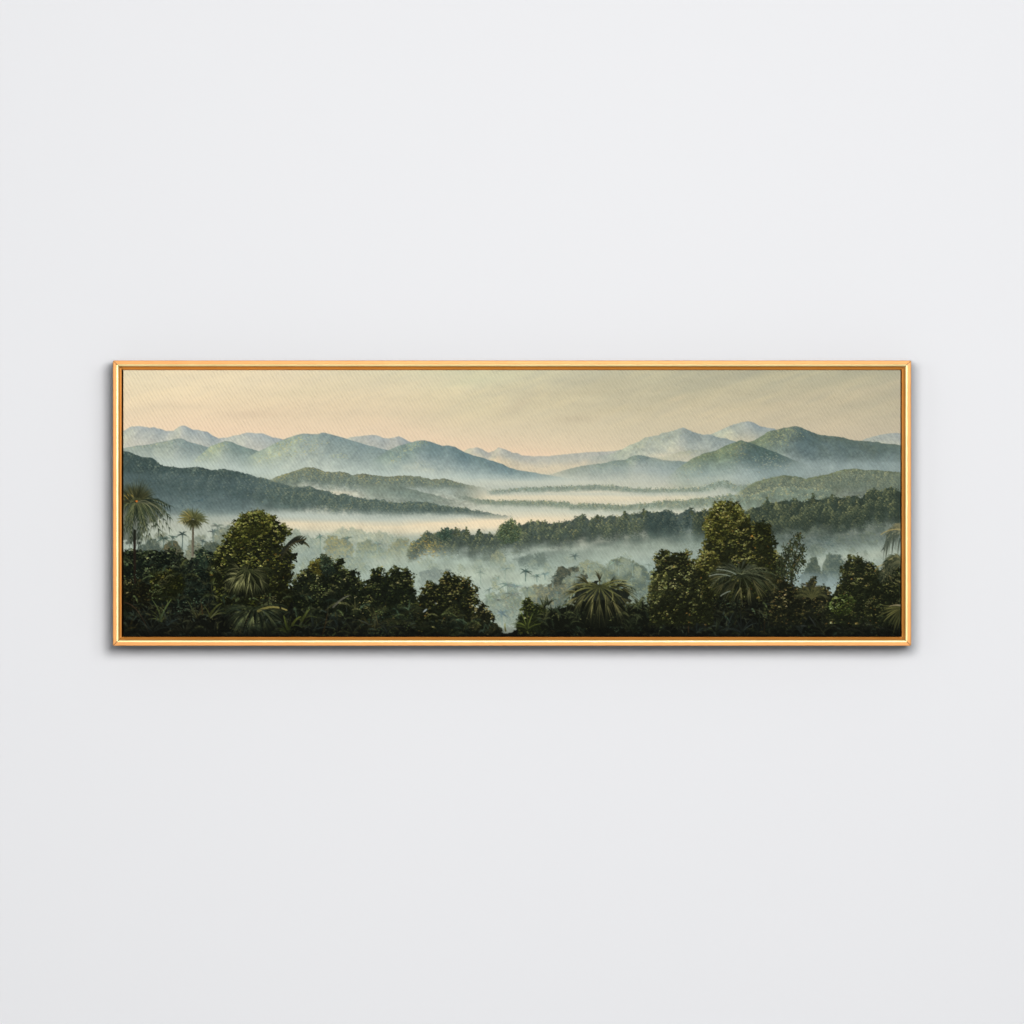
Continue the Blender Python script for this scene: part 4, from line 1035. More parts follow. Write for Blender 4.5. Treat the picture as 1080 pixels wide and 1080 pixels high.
# low tufts along the bottom
for (x, y, R, n, c, sd) in [(170, 656, 20, 12, (120, 132, 70), 1), (176, 660, 22, 12, (76, 92, 84), 2), (208, 652, 18, 10, (104, 102, 60), 3), (222, 652, 20, 10, (120, 126, 66), 4),
                            (160, 668, 26, 14, (64, 76, 66), 5), (195, 668, 24, 16, (60, 62, 44), 6), (136, 664, 16, 10, (96, 82, 36), 7), (225, 668, 22, 12, (58, 62, 46), 8),
                            (303, 668, 22, 10, (104, 120, 50), 9), (318, 662, 22, 10, (92, 112, 56), 10), (330, 666, 24, 12, (70, 84, 74), 11), (356, 664, 26, 14, (56, 70, 64), 12),
                            (372, 668, 24, 12, (64, 70, 50), 13), (390, 662, 20, 14, (112, 108, 58), 14), (395, 664, 22, 14, (104, 104, 66), 15), (408, 668, 16, 10, (60, 70, 60), 16),
                            (345, 655, 22, 9, (58, 70, 60), 17), (425, 668, 18, 8, (36, 42, 34), 18), (560, 666, 26, 16, (96, 118, 56), 19), (556, 664, 20, 12, (124, 140, 60), 20),
                            (568, 668, 24, 14, (64, 80, 52), 21), (588, 660, 26, 18, (62, 82, 66), 22), (582, 664, 24, 14, (80, 94, 80), 23), (604, 668, 22, 14, (38, 46, 34), 24),
                            (676, 664, 28, 18, (58, 72, 52), 25), (680, 660, 30, 14, (36, 46, 34), 26), (668, 668, 24, 12, (50, 60, 36), 27), (690, 668, 22, 12, (44, 54, 44), 28),
                            (735, 668, 30, 14, (66, 82, 76), 29), (745, 664, 26, 12, (86, 98, 84), 30), (765, 668, 28, 16, (58, 70, 66), 31), (782, 668, 28, 14, (72, 84, 80), 32),
                            (755, 668, 22, 12, (70, 80, 54), 33), (800, 668, 24, 12, (40, 48, 40), 34), (715, 668, 22, 12, (52, 56, 40), 35), (845, 668, 30, 14, (58, 68, 60), 36),
                            (866, 664, 28, 18, (58, 66, 46), 37), (868, 668, 24, 14, (70, 76, 52), 38), (835, 668, 24, 10, (50, 56, 44), 39), (890, 668, 22, 14, (62, 66, 50), 40),
                            (910, 668, 20, 16, (58, 60, 46), 41), (925, 668, 18, 12, (52, 54, 40), 42), (945, 668, 18, 8, (50, 56, 40), 43), (640, 668, 22, 12, (30, 34, 24), 44), (620, 670, 16, 8, (30, 34, 24), 45)]:
    tuft(x, y, R, n, DK * 1.1, C(*c) * .85, sd, lw=.9, a=.85)
r3 = random.Random(4242)
for k in range(900):
    x, y = r3.uniform(130, 950), r3.uniform(636, 672)
    if y < np.interp(x, [130, 230, 300, 520, 526, 540, 550, 700, 950], [600, 600, 640, 655, 668, 668, 645, 640, 625]):
        continue
    an = r3.uniform(-3.3, .2)
    l = r3.uniform(2.5, 8)
    c = mixc(C(20, 24, 18), mixc(C(74, 88, 76), C(86, 82, 46), r3.random()), r3.random() ** 1.5)
    stroke((x, y), (x + .5 * l * math.cos(an), y + .5 * l * math.sin(an) - .1 * l), (x + l * math.cos(an), y + l * math.sin(an) + .25 * l), r3.uniform(.4, 1.0), .2, c * .7, c, .8, z=.5)
# bright sword leaves
for (a, b, c_, w, col) in [((169, 655), (171, 645), (180, 633), 1.5, (128, 146, 78)), ((169, 653), (168, 643), (160, 633), 1.2, (112, 128, 72)), ((167, 656), (172, 648), (174, 640), 1.3, (90, 108, 76)),
                           ((204, 648), (202, 640), (197, 634), 1.3, (96, 104, 62)), ((221, 650), (226, 640), (233, 637), 1.8, (112, 118, 58)), ((222, 652), (230, 644), (232, 640), .6, (176, 178, 128)),
                           ((213, 648), (213, 642), (211, 632), .8, (120, 92, 54)), ((303, 664), (300, 656), (299, 650), 1.8, (110, 124, 52)), ((308, 660), (312, 652), (317, 651), 1.8, (124, 134, 56)),
                           ((318, 655), (322, 648), (326, 643), 2.0, (112, 122, 56)), ((322, 652), (328, 649), (334, 652), 1.0, (100, 110, 60)), ((351, 641), (358, 632), (369, 628), 1.3, (150, 148, 126)),
                           ((351, 641), (359, 634), (367, 629), .5, (196, 192, 168)), ((340, 670), (344, 655), (346, 642), .9, (96, 78, 44)), ((398, 659), (397, 650), (393, 642), .8, (130, 120, 76)),
                           ((388, 659), (382, 655), (375, 654), .9, (96, 104, 92)), ((560, 668), (558, 660), (561, 649), 1.3, (136, 150, 60)), ((533, 666), (532, 661), (532.6, 658), 1.1, (170, 168, 70)),
                           ((130, 636), (146, 637), (157, 670), .75, (112, 86, 60)), ((739, 652), (742, 643), (749, 635), 1.9, (88, 100, 78)), ((740, 650), (743, 641), (748, 635), .6, (140, 146, 120)),
                           ((726, 668), (726, 650), (725, 634), .7, (116, 90, 54)), ((711, 643), (713, 640), (718, 642), 1.0, (150, 160, 84)), ((806, 668), (806.5, 655), (807, 640), .5, (96, 64, 40)),
                           ((895, 653), (899, 655), (903, 659), 1.3, (138, 112, 58)), ((860, 660), (852, 648), (846, 642), .9, (88, 96, 88)), ((838, 658), (830, 653), (826, 652), .8, (112, 116, 110)),
                           ((850, 661), (843, 660), (839, 661), .8, (112, 120, 112)), ((410, 662), (418, 661), (426, 662), 1.0, (66, 72, 62))]:
    stroke(a, b, c_, w * .8, w * .25, C(*col) * .45, C(*col) * .82, .8, z=.8)

# shrub left of the great palm
crown([(546, 662), (548, 650), (551, 642), (554, 634), (558, 632), (561, 638), (566, 640), (573, 640), (576, 648), (574, 664), (548, 668)], C(26, 29, 17), C(66, 66, 32), C(116, 108, 56), 99, n=560, lobe=4.2, leaf=1.05, gain=.4)
tuft(556, 664, 22, 16, C(30, 36, 20), C(122, 136, 62), 71, lw=1.0)
tuft(585, 660, 24, 20, C(26, 34, 26), C(84, 100, 74), 72, lw=1.3, a0=-2.7, a1=-.4)
for k in range(6):
    frond(592, 664, -2.4 + .42 * k, 24, .3, C(18, 24, 18), C(60, 74, 52), 820 + k, leaflets=9, lw=.95, ll=.42, spread=.6)
# the great palm, centre right
hm, hs = poly_mask([(570, 650), (592, 643), (604, 638), (620, 634), (650, 634), (664, 640), (684, 636), (690, 660), (570, 664)], 3, 67, 3)
lay(C(20, 23, 16), hm, hs)
for k in range(60):
    r2 = random.Random(k + 8100)
    sprig(r2.uniform(578, 690), r2.uniform(640, 655), r2.uniform(.6, 1), jit(mixc(C(34, 38, 24), C(72, 76, 46), r2.random()), .15), C(14, 17, 11), r2, 4, .3)
rq = random.Random(818)
for k in range(46):
    x, y = rq.choice([rq.uniform(572, 612), rq.uniform(652, 692)]), rq.uniform(638, 664)
    tint = mixc(C(52, 64, 46), C(104, 108, 66), rq.random()) * (1.15 - .35 * (y - 638) / 26)
    if rq.random() < .55:
        frond(x, y, rq.choice([-2.6, -2.1, -1.7, -1.2, -.8, -.5]) + rq.gauss(0, .2), rq.uniform(10, 18), .35, C(18, 23, 16), tint, 8300 + k, leaflets=9, lw=.55, ll=.38, spread=.65, up=.1, a=.9)
    else:
        tuft(x, y, rq.uniform(9, 16), 9, C(16, 21, 14), tint, 8400 + k, lw=.75, a=.9, droop=.35)
gp = [(602, 634), (608, 622), (620, 616), (632, 614), (646, 617), (660, 624), (665, 636), (654, 646), (634, 650), (612, 646)]
gm, gs = poly_mask(gp, 5, 66, 3)
lay(C(17, 20, 14), gm * .85, gs)
for k, (ex, ey, lift) in enumerate([(597, 634, 8), (602, 624, 8), (612, 617, 5), (669, 622, 8), (670, 633, 9), (659, 614, 5), (608, 641, 6), (660, 644, 7)]):
    plume(632, 619, ex, ey, lift, 10, 10, C(20, 25, 16), mixc(C(70, 76, 46), C(112, 112, 70), (k % 3) / 2), 7600 + k, lw=.45, hang=.9)
for k, (hx, hy, dg, br) in enumerate([(612, 619, 200, .75), (652, 618, -18, .85), (608, 624, 178, .9), (656, 623, 6, .8), (610, 630, 154, .95), (655, 630, 28, .75), (616, 634, 128, 1.0), (648, 635, 52, .8), (624, 636, 108, 1.0), (640, 637, 72, .85), (632, 638, 92, .95), (618, 626, 145, .95), (646, 626, 40, .85), (626, 628, 112, 1.0), (638, 629, 70, .9), (632, 626, 92, 1.0), (620, 615, -140, .6), (644, 615, -40, .65), (632, 613, -95, .5)]):
    q_ = random.Random(k + 9600)
    stroke((632, 619), ((632 + hx) / 2, (619 + hy) / 2 - 2), (hx, hy), .55, .45, C(50, 54, 32), C(112, 112, 66), .85)
    fan(hx + q_.gauss(0, .8), hy + q_.gauss(0, .8), math.radians(dg) - .36, math.radians(dg) + .36, 16.5 * q_.uniform(.8, 1.2), C(30, 35, 21), C(158, 152, 96) * br, 9700 + k, n=8, lw=.6, droop=.38)
for (a_, b_, c_) in [((640, 619), (652, 612), (667, 618)), ((638, 617), (650, 610), (662, 613)), ((624, 618), (612, 613), (599, 622)), ((624, 621), (612, 618), (601, 630)), ((644, 623), (648, 628), (645, 635))]:
    stroke(a_, b_, c_, .55, .3, C(90, 92, 52), C(172, 166, 104), .85, z=.8)

# right hand trees
crown([(684, 634), (686, 622), (690, 612), (686, 606), (690, 602), (694, 596), (690, 592), (692, 586), (698, 582), (704, 583), (708, 588), (714, 584), (720, 584), (725, 581), (728, 585), (727, 592), (734, 592), (742, 600), (750, 612), (752, 660), (686, 660)], C(26, 27, 17), C(68, 66, 36), C(142, 130, 78), 110, n=2700, lobe=5, leaf=1.1, gain=.6, accent=C(150, 112, 56), acc_p=.05, bottom_dark=.8)
crown([(686, 630), (684, 620), (690, 612), (698, 606), (704, 612), (700, 626), (692, 634)], C(50, 50, 30), C(96, 90, 52), C(156, 144, 88), 111, n=260, lobe=4, leaf=1.05, fill=.5)
T7 = [(738, 604), (735, 592), (738, 584), (743, 576), (745, 568), (743, 556), (744, 548), (749, 541), (753, 535), (757, 530), (762, 529.5), (766, 532), (772, 530), (779, 533), (782, 538), (784, 546), (789, 546), (791, 552), (796, 553), (804, 552), (811, 556), (813, 564), (818, 572), (816, 580), (822, 588), (828, 600), (824, 616), (800, 632), (744, 632)]
crown(T7, C(27, 28, 16), C(72, 68, 33), C(142, 128, 68), 112, n=5200, lobe=6, leaf=1.15, gain=.85, accent=C(150, 104, 46), acc_p=.025, lightdir=(-.7, -.65), bottom_dark=.7)
crown([(745, 566), (745, 550), (752, 538), (758, 531), (770, 532), (780, 536), (783, 548), (772, 560), (758, 572)], C(52, 50, 24), C(100, 92, 46), C(166, 150, 84), 113, n=1300, lobe=5, leaf=1.1, fill=.2, gain=.5)
crown([(736, 598), (738, 586), (746, 582), (756, 586), (758, 598), (748, 606)], C(46, 44, 24), C(92, 84, 42), C(156, 140, 76), 114, n=380, lobe=4.5, leaf=1.1, fill=.3)
# open branching tree with mist behind
for (a, b, c_, w) in [((836, 622), (833, 600), (843, 572), .9), ((834, 606), (840, 590), (848, 575), .7), ((835, 600), (828, 586), (826, 572), .7), ((834, 600), (842, 592), (850, 590), .6)]:
    stroke(a, b, c_, w, w * .4, C(36, 32, 26), C(46, 42, 32), .9)
for (x, y, s, n) in [(843, 566, 4, 46), (838, 574, 5, 60), (846, 579, 3.5, 40), (832, 582, 6, 90), (842, 588, 5.5, 80), (828, 592, 6, 110), (838, 598, 6, 90), (824, 602, 7, 120), (834, 608, 6, 80), (847, 593, 3, 26)]:
    r2 = random.Random(int(x * 7 + y))
    for k in range(int(n * 2.2)):
        l = r2.random()
        c = mixc(C(26, 31, 22), C(80, 86, 54), l ** 2.0)
        if r2.random() < .02:
            c = C(120, 96, 52)
        dab(x + r2.gauss(0, s * .6), y + r2.gauss(0, s * .6), .95, .55, r2.uniform(0, 3), jit(c), .88, 1.8, .4)
crown([(842, 636), (846, 624), (852, 616), (858, 610), (861, 612), (858, 620), (866, 622), (874, 621), (874, 630), (868, 650), (840, 650)], C(26, 27, 20), C(60, 56, 36), C(122, 98, 56), 115, n=560, lobe=4.2, leaf=1.05, gain=.4, accent=C(124, 100, 56), acc_p=.04, fill=.85)
crown([(815, 626), (822, 612), (832, 614), (840, 622), (846, 632), (846, 660), (812, 660)], C(24, 25, 18), C(52, 48, 30), C(104, 84, 46), 116, n=760, lobe=4.6, leaf=1.1, gain=.3, accent=C(124, 96, 54), acc_p=.04)
stroke((846, 616), (853, 619), (866, 618), .7, .3, C(44, 42, 34), C(60, 58, 46), .9)
for k in range(7):
    frond(856, 632, -2.7 + .38 * k, 18, .3, C(32, 36, 24), C(82, 82, 50), 900 + k, leaflets=8, lw=1.0, ll=.4, spread=.5)
# right bush
crown([(872, 650), (876, 636), (882, 628), (884, 618), (889, 612), (887, 602), (890, 596), (895, 592), (896, 586), (900, 590), (905, 588), (909, 592), (914, 594), (922, 596), (925, 602), (930, 606), (938, 602), (950, 598), (950, 660), (872, 660)], C(26, 28, 19), C(62, 60, 36), C(122, 112, 66), 117, n=3600, lobe=5.2, leaf=1.1, gain=.5, accent=C(140, 104, 54), acc_p=.04, bottom_dark=.75)
crown([(874, 640), (880, 632), (892, 628), (900, 632), (898, 644), (884, 650)], C(36, 40, 20), C(74, 80, 40), C(130, 134, 80), 118, n=300, lobe=4.5, leaf=1.1, fill=.3)
# palms at the right edge
for k in range(9):
    r2 = random.Random(k + 30)
    frond(954, 564, -3.3 + .24 * k, r2.uniform(18, 25), .5, C(56, 66, 58), mixc(C(132, 136, 112), C(170, 156, 108), r2.random()), 920 + k, leaflets=10, lw=.75, ll=.4, spread=.55, up=.22)
for k in range(18):
    r2 = random.Random(k + 330)
    x = r2.uniform(934, 950)
    y = r2.uniform(560, 575)
    stroke((x, y), (x - 1.5, y + 7), (x - 2.5, y + r2.uniform(12, 20)), .7, .2, C(66, 76, 66), C(112, 118, 98) * r2.uniform(.6, 1.1), .85, z=.7)
stroke((953, 559), (940, 556), (929, 564), .5, .5, C(180, 160, 104), C(160, 146, 96), .8)
stroke((953, 592), (942, 590), (926, 598), .9, .6, C(176, 168, 128), C(150, 140, 96), .8, z=.6)
for k in range(8):
    r2 = random.Random(k + 36)
    frond(954, 596, -3.35 + .16 * k, r2.uniform(22, 28), .5, C(36, 44, 34), mixc(C(92, 98, 72), C(140, 132, 88), r2.random()), 940 + k, leaflets=10, lw=.8, ll=.42, spread=.6, up=.2)
flecks(160, [(930, 605), (945, 604), (940, 614)], 6, 4, [(40, 46, 34), (70, 74, 52), (104, 102, 70), (24, 28, 20)], 51, 1.1, .8, .6)
# leafy palm before the tall tree
burst(782, 607, [-170, -150, -20, -5, 15, 40, 70, 100, 125, 150, 172], 15, 24, C(22, 27, 19), C(80, 86, 58), 641, n=8, spread=.26, lw=.75, droop=.4)
for k, (hx, hy, dg, br) in enumerate([(764, 604, 186, .6), (802, 604, -4, .65), (760, 609, 164, .75), (808, 608, 14, .75), (764, 616, 146, .7), (804, 613, 36, .8), (772, 621, 140, 1.05), (796, 617, 60, .9), (780, 621, 104, .9), (789, 620, 84, .8), (774, 612, 130, .75), (792, 611, 50, .8)]):
    q_ = random.Random(k + 9400)
    stroke((782, 606), ((782 + hx) / 2, (606 + hy) / 2 - 1), (hx, hy), .5, .4, C(30, 36, 24), C(84, 88, 60), .8)
    fan(hx + q_.gauss(0, .8), hy + q_.gauss(0, .8), math.radians(dg) - .4, math.radians(dg) + .4, 15.5 * q_.uniform(.85, 1.2), C(36, 40, 26), C(152, 146, 92) * br, 9500 + k, n=8, lw=.66, droop=.34)
for k, (ex, ey, lift) in enumerate([(748, 606, 7), (750, 618, 9), (758, 599, 4), (820, 608, 8), (818, 620, 9), (808, 600, 4), (770, 596, 2), (796, 597, 2)]):
    plume(782, 606, ex, ey, lift, 11, 11, C(26, 32, 24), mixc(C(88, 96, 68), C(128, 130, 94), (k % 3) / 2), 7700 + k, lw=.48, hang=.85)
burst(780, 604, [-150, -125, -100, -75, -50, -30], 8, 17, C(40, 46, 34), C(126, 132, 104), 644, n=5, spread=.2, lw=.5, droop=.35, flat=.6)
for (a_, b_, c_) in [((770, 624), (765, 625), (760, 629)), ((776, 606), (768, 601), (756, 601)), ((770, 608), (758, 604), (748, 608))]:
    stroke(a_, b_, c_, .5, .4, C(110, 120, 106), C(146, 152, 136), .85, z=.7)
# frond in the bottom right corner
for k in range(17):
    r2 = random.Random(k + 45)
    an = 1.95 + .085 * k
    l = r2.uniform(20, 30)
    c = mixc(C(38, 42, 26), C(112, 110, 62), r2.random())
    stroke((955, 641), (955 + .5 * l * math.cos(an) * 1.2, 641 + .35 * l * math.sin(an)), (955 + l * math.cos(an), 641 + l * math.sin(an) + 2), 1.1, .3, c * .7, c, .95, z=.8)
stroke((950, 639), (943, 638), (938, 640), .9, .4, C(150, 140, 110), C(120, 108, 80), .8)
flecks(60, [(905, 655), (918, 662), (930, 664)], 6, 3, [(84, 86, 72), (96, 98, 84), (66, 66, 54)], 52, .8, .5, .4)
# depth of shade along the very bottom of the picture (dark underpainting)
n = fbm(10, 5, 777, 3)
near_ = smooth((YY - 560) / 60)[..., None]
lum_ = buf.mean(2, keepdims=True)
buf[:] = buf * (1 - near_ * .10 * np.clip(1 - lum_ / .22, 0, 1)) * (1 + near_ * .06 * np.clip((lum_ - .22) / .2, 0, 1))
lay(C(13, 14, 11), smooth((YY - 656 + (n - .5) * 14) / 15) * .3)
buf[:] = np.clip(buf, 0, 1)

# ---- settings of the paint and of the light
WEAVE = .14      # height of the canvas twill, in picture units
THREAD = .03     # how much lighter the raised threads are
PAINT = 1.0
AMB = .20
LAMPS = [
    dict(kind='POINT', name='round_lamp', loc=(.05, -2.95, .42), target=(0, 0, 0), energy=22, color=(1, .99, .985), falloff=True, shadow_soft_size=.46),
    dict(kind='AREA', name='soft_fill_light', loc=(1.7, -6.8, 1.6), target=(0, 0, 0), energy=175, color=(.97, .985, 1), shape='RECTANGLE', size=4.0, size_y=2.2),  # added broad soft fill, an area lamp with no window behind it
    dict(kind='AREA', name='side_strip', loc=(-2.4, -4.2, .8), target=(0, 0, 0), energy=9, color=(1, .98, .95), shape='RECTANGLE', size=.8, size_y=1.2),  # added weak strip to brighten the gilt and its right ledge
]

# ============================================================ the scene
U = 0.0014252            # metres per picture unit: the frame is 842 units = 1.2 m wide
FRONT = 44.0             # how far the frame's front stands off the wall (units)
CAMD = 7000.0            # camera to frame front (units)


def P(px, py, depth):
    """World point whose place in the photograph is (px, py) when it stands `depth` units off the wall."""
    k = (CAMD + FRONT - depth) / CAMD
    return ((px - 540.0) * k * U, -depth * U, (540.0 - py) * k * U)


scene = bpy.context.scene
col_ = scene.collection


def link(name, mesh, mat=None, parent=None):
    o = bpy.data.objects.new(name, mesh)
    col_.objects.link(o)
    if mat:
        mesh.materials.append(mat)
    if parent:
        o.parent = parent
        o.matrix_parent_inverse = parent.matrix_world.inverted()
    return o


def new_mat(name):
    m = bpy.data.materials.new(name)
    m.use_nodes = True
    nt = m.node_tree
    b = nt.nodes['Principled BSDF']
    return m, nt, b


def N(nt, kind, **kw):
    n = nt.nodes.new(kind)
    for k, v in kw.items():
        setattr(n, k, v)
    return n


def math_node(nt, op, a, b=None):
    n = N(nt, 'ShaderNodeMath', operation=op)
    for i, v in enumerate((a, b)):
        if v is None:
            continue
        if isinstance(v, (int, float)):
            n.inputs[i].default_value = v
        else:
            nt.links.new(v, n.inputs[i])
    return n.outputs[0]


# ---- materials
def gold(name, base, rough, metal):
    m, nt, b = new_mat(name)
    tc = N(nt, 'ShaderNodeTexCoord')
    no = N(nt, 'ShaderNodeTexNoise')
    no.inputs['Scale'].default_value = 30
    no.inputs['Detail'].default_value = 4
    nt.links.new(tc.outputs['Object'], no.inputs['Vector'])
    cr = N(nt, 'ShaderNodeValToRGB')
    cr.color_ramp.elements[0].position = .3
    cr.color_ramp.elements[1].position = .75
    cr.color_ramp.elements[0].color = (base[0] * .96, base[1] * .94, base[2] * .9, 1)
    cr.color_ramp.elements[1].color = (base[0] * 1.03, base[1] * 1.04, base[2] * 1.06, 1)
    nt.links.new(no.outputs['Fac'], cr.inputs['Fac'])
    nt.links.new(cr.outputs['Color'], b.inputs['Base Color'])
    b.inputs['Metallic'].default_value = metal
    n2 = N(nt, 'ShaderNodeTexNoise')
    n2.inputs['Scale'].default_value = 160
    n2.inputs['Detail'].default_value = 2
    nt.links.new(tc.outputs['Object'], n2.inputs['Vector'])
    r = math_node(nt, 'MULTIPLY_ADD', n2.outputs['Fac'], .16)
    r.node.inputs[2].default_value = rough - .08
    nt.links.new(r, b.inputs['Roughness'])
    bp = N(nt, 'ShaderNodeBump')
    bp.inputs['Strength'].default_value = .012
    bp.inputs['Distance'].default_value = .0003
    nt.links.new(n2.outputs['Fac'], bp.inputs['Height'])
    nt.links.new(bp.outputs['Normal'], b.inputs['Normal'])
    return m


M_gold = gold('gilt', (.80, .35, .088), .45, .15)
M_lip = gold('highlight_gilt', (1.0, .80, .36), .38, .35)  # paler gold: the bevel's highlight line put into the colour
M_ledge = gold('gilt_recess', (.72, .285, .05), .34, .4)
M_side, nt, b = new_mat('stained_wood')
tc = N(nt, 'ShaderNodeTexCoord')
no = N(nt, 'ShaderNodeTexNoise')
no.inputs['Scale'].default_value = 40
nt.links.new(tc.outputs['Object'], no.inputs['Vector'])
cr = N(nt, 'ShaderNodeValToRGB')
cr.color_ramp.elements[0].color = (.10, .085, .07, 1)
cr.color_ramp.elements[1].color = (.15, .125, .10, 1)
nt.links.new(no.outputs['Fac'], cr.inputs['Fac'])
nt.links.new(cr.outputs['Color'], b.inputs['Base Color'])
b.inputs['Roughness'].default_value = .8

M_wall, nt, b = new_mat('wall_paint')
tc = N(nt, 'ShaderNodeTexCoord')
no = N(nt, 'ShaderNodeTexNoise')
no.inputs['Scale'].default_value = 1.3
no.inputs['Detail'].default_value = 3
nt.links.new(tc.outputs['Object'], no.inputs['Vector'])
cr = N(nt, 'ShaderNodeValToRGB')
cr.color_ramp.elements[0].color = (.792, .794, .806, 1)
cr.color_ramp.elements[1].color = (.808, .808, .818, 1)
nt.links.new(no.outputs['Fac'], cr.inputs['Fac'])
nt.links.new(cr.outputs['Color'], b.inputs['Base Color'])
b.inputs['Roughness'].default_value = .9
b.inputs['Specular IOR Level'].default_value = .15
n2 = N(nt, 'ShaderNodeTexNoise')
n2.inputs['Scale'].default_value = 500
n2.inputs['Detail'].default_value = 2
nt.links.new(tc.outputs['Object'], n2.inputs['Vector'])
bp = N(nt, 'ShaderNodeBump')
bp.inputs['Strength'].default_value = .05
bp.inputs['Distance'].default_value = .0004
nt.links.new(n2.outputs['Fac'], bp.inputs['Height'])
nt.links.new(bp.outputs['Normal'], b.inputs['Normal'])

# painted canvas: the paint colours come with the mesh, the twill weave is a bump
M_paint, nt, b = new_mat('oil_paint_on_canvas')
at = N(nt, 'ShaderNodeAttribute', attribute_name='paint')
tc = N(nt, 'ShaderNodeTexCoord')
sp = N(nt, 'ShaderNodeSeparateXYZ')
nt.links.new(tc.outputs['Object'], sp.inputs[0])
X, Z = sp.outputs['X'], sp.outputs['Z']
nw = N(nt, 'ShaderNodeTexNoise')
nw.inputs['Scale'].default_value = 28
nw.inputs['Detail'].default_value = 2
nt.links.new(tc.outputs['Object'], nw.inputs['Vector'])
wob = math_node(nt, 'MULTIPLY', nw.outputs['Fac'], 5.0)
na = N(nt, 'ShaderNodeTexNoise')
na.inputs['Scale'].default_value = 120
na.inputs['Detail'].default_value = 2
nt.links.new(tc.outputs['Object'], na.inputs['Vector'])
amp = math_node(nt, 'MULTIPLY', math_node(nt, 'SUBTRACT', na.outputs['Fac'], .05), 2.2)
pu = 2 * math.pi / U
ph = math_node(nt, 'ADD', math_node(nt, 'ADD', math_node(nt, 'MULTIPLY', X, pu / 4.0), math_node(nt, 'MULTIPLY', Z, pu / 6.6)), wob)
tw = math_node(nt, 'SINE', ph)
cz = math_node(nt, 'SINE', math_node(nt, 'MULTIPLY', Z, pu / 2.9))
cx = math_node(nt, 'SINE', math_node(nt, 'MULTIPLY', X, pu / 2.9))
thr = math_node(nt, 'MULTIPLY', math_node(nt, 'MULTIPLY', cz, cx), .55)
hgt = math_node(nt, 'MULTIPLY', math_node(nt, 'ADD', tw, thr), amp)
bp = N(nt, 'ShaderNodeBump')
bp.inputs['Strength'].default_value = 1.0
bp.inputs['Distance'].default_value = WEAVE * U
nt.links.new(hgt, bp.inputs['Height'])
nt.links.new(bp.outputs['Normal'], b.inputs['Normal'])
# raised threads are a little lighter in the colour
mx = N(nt, 'ShaderNodeMix', data_type='RGBA', blend_type='MULTIPLY')
mx.inputs['Factor'].default_value = 1
tm = math_node(nt, 'MULTIPLY_ADD', hgt, THREAD)
tm.node.inputs[2].default_value = 1.0
cc = N(nt, 'ShaderNodeCombineColor')
for i in range(3):
    nt.links.new(tm, cc.inputs[i])
nt.links.new(at.outputs['Color'], mx.inputs['A'])
nt.links.new(cc.outputs['Color'], mx.inputs['B'])
nt.links.new(mx.outputs['Result'], b.inputs['Base Color'])
b.inputs['Roughness'].default_value = .75
b.inputs['Specular IOR Level'].default_value = .02

M_back, nt, b = new_mat('backing_board')
no = N(nt, 'ShaderNodeTexNoise')
no.inputs['Scale'].default_value = 60
cr = N(nt, 'ShaderNodeValToRGB')
cr.color_ramp.elements[0].color = (.016, .011, .008, 1)
cr.color_ramp.elements[1].color = (.034, .023, .015, 1)
nt.links.new(no.outputs['Fac'], cr.inputs['Fac'])
nt.links.new(cr.outputs['Color'], b.inputs['Base Color'])
b.inputs['Roughness'].default_value = .85

# ---- wall (setting)
bm = bmesh.new()
for x0, x1, y0, y1, z0, z1 in [(-3.2, 3.2, 0, .12, -2.2, 2.2)]:
    vs = [bm.verts.new((x, y, z)) for x in (x0, x1) for y in (y0, y1) for z in (z0, z1)]
    for f in [(0, 1, 3, 2), (4, 6, 7, 5), (0, 4, 5, 1), (2, 3, 7, 6), (0, 2, 6, 4), (1, 5, 7, 3)]:
        bm.faces.new([vs[i] for i in f])
bmesh.ops.recalc_face_normals(bm, faces=bm.faces)
me = bpy.data.meshes.new('wall')
bm.to_mesh(me)
wall = link('wall', me, M_wall)
wall['kind'] = 'structure'
wall['label'] = 'smooth plain white painted wall behind the picture'

# ---- the framed painting
root = bpy.data.objects.new('framed_painting', None)
col_.objects.link(root)
root.empty_display_size = .05
root.location = (0, 0, (540 - 681) * U)
root['label'] = 'wide gold framed oil painting of a misty jungle valley hanging on white wall'
root['category'] = 'painting'
bpy.context.view_layer.update()

X0, X1, Y0, Y1 = 119.0, 961.0, 380.2, 681.2     # outer edges of the frame at its front
GAP = .38                                        # open mitre joint


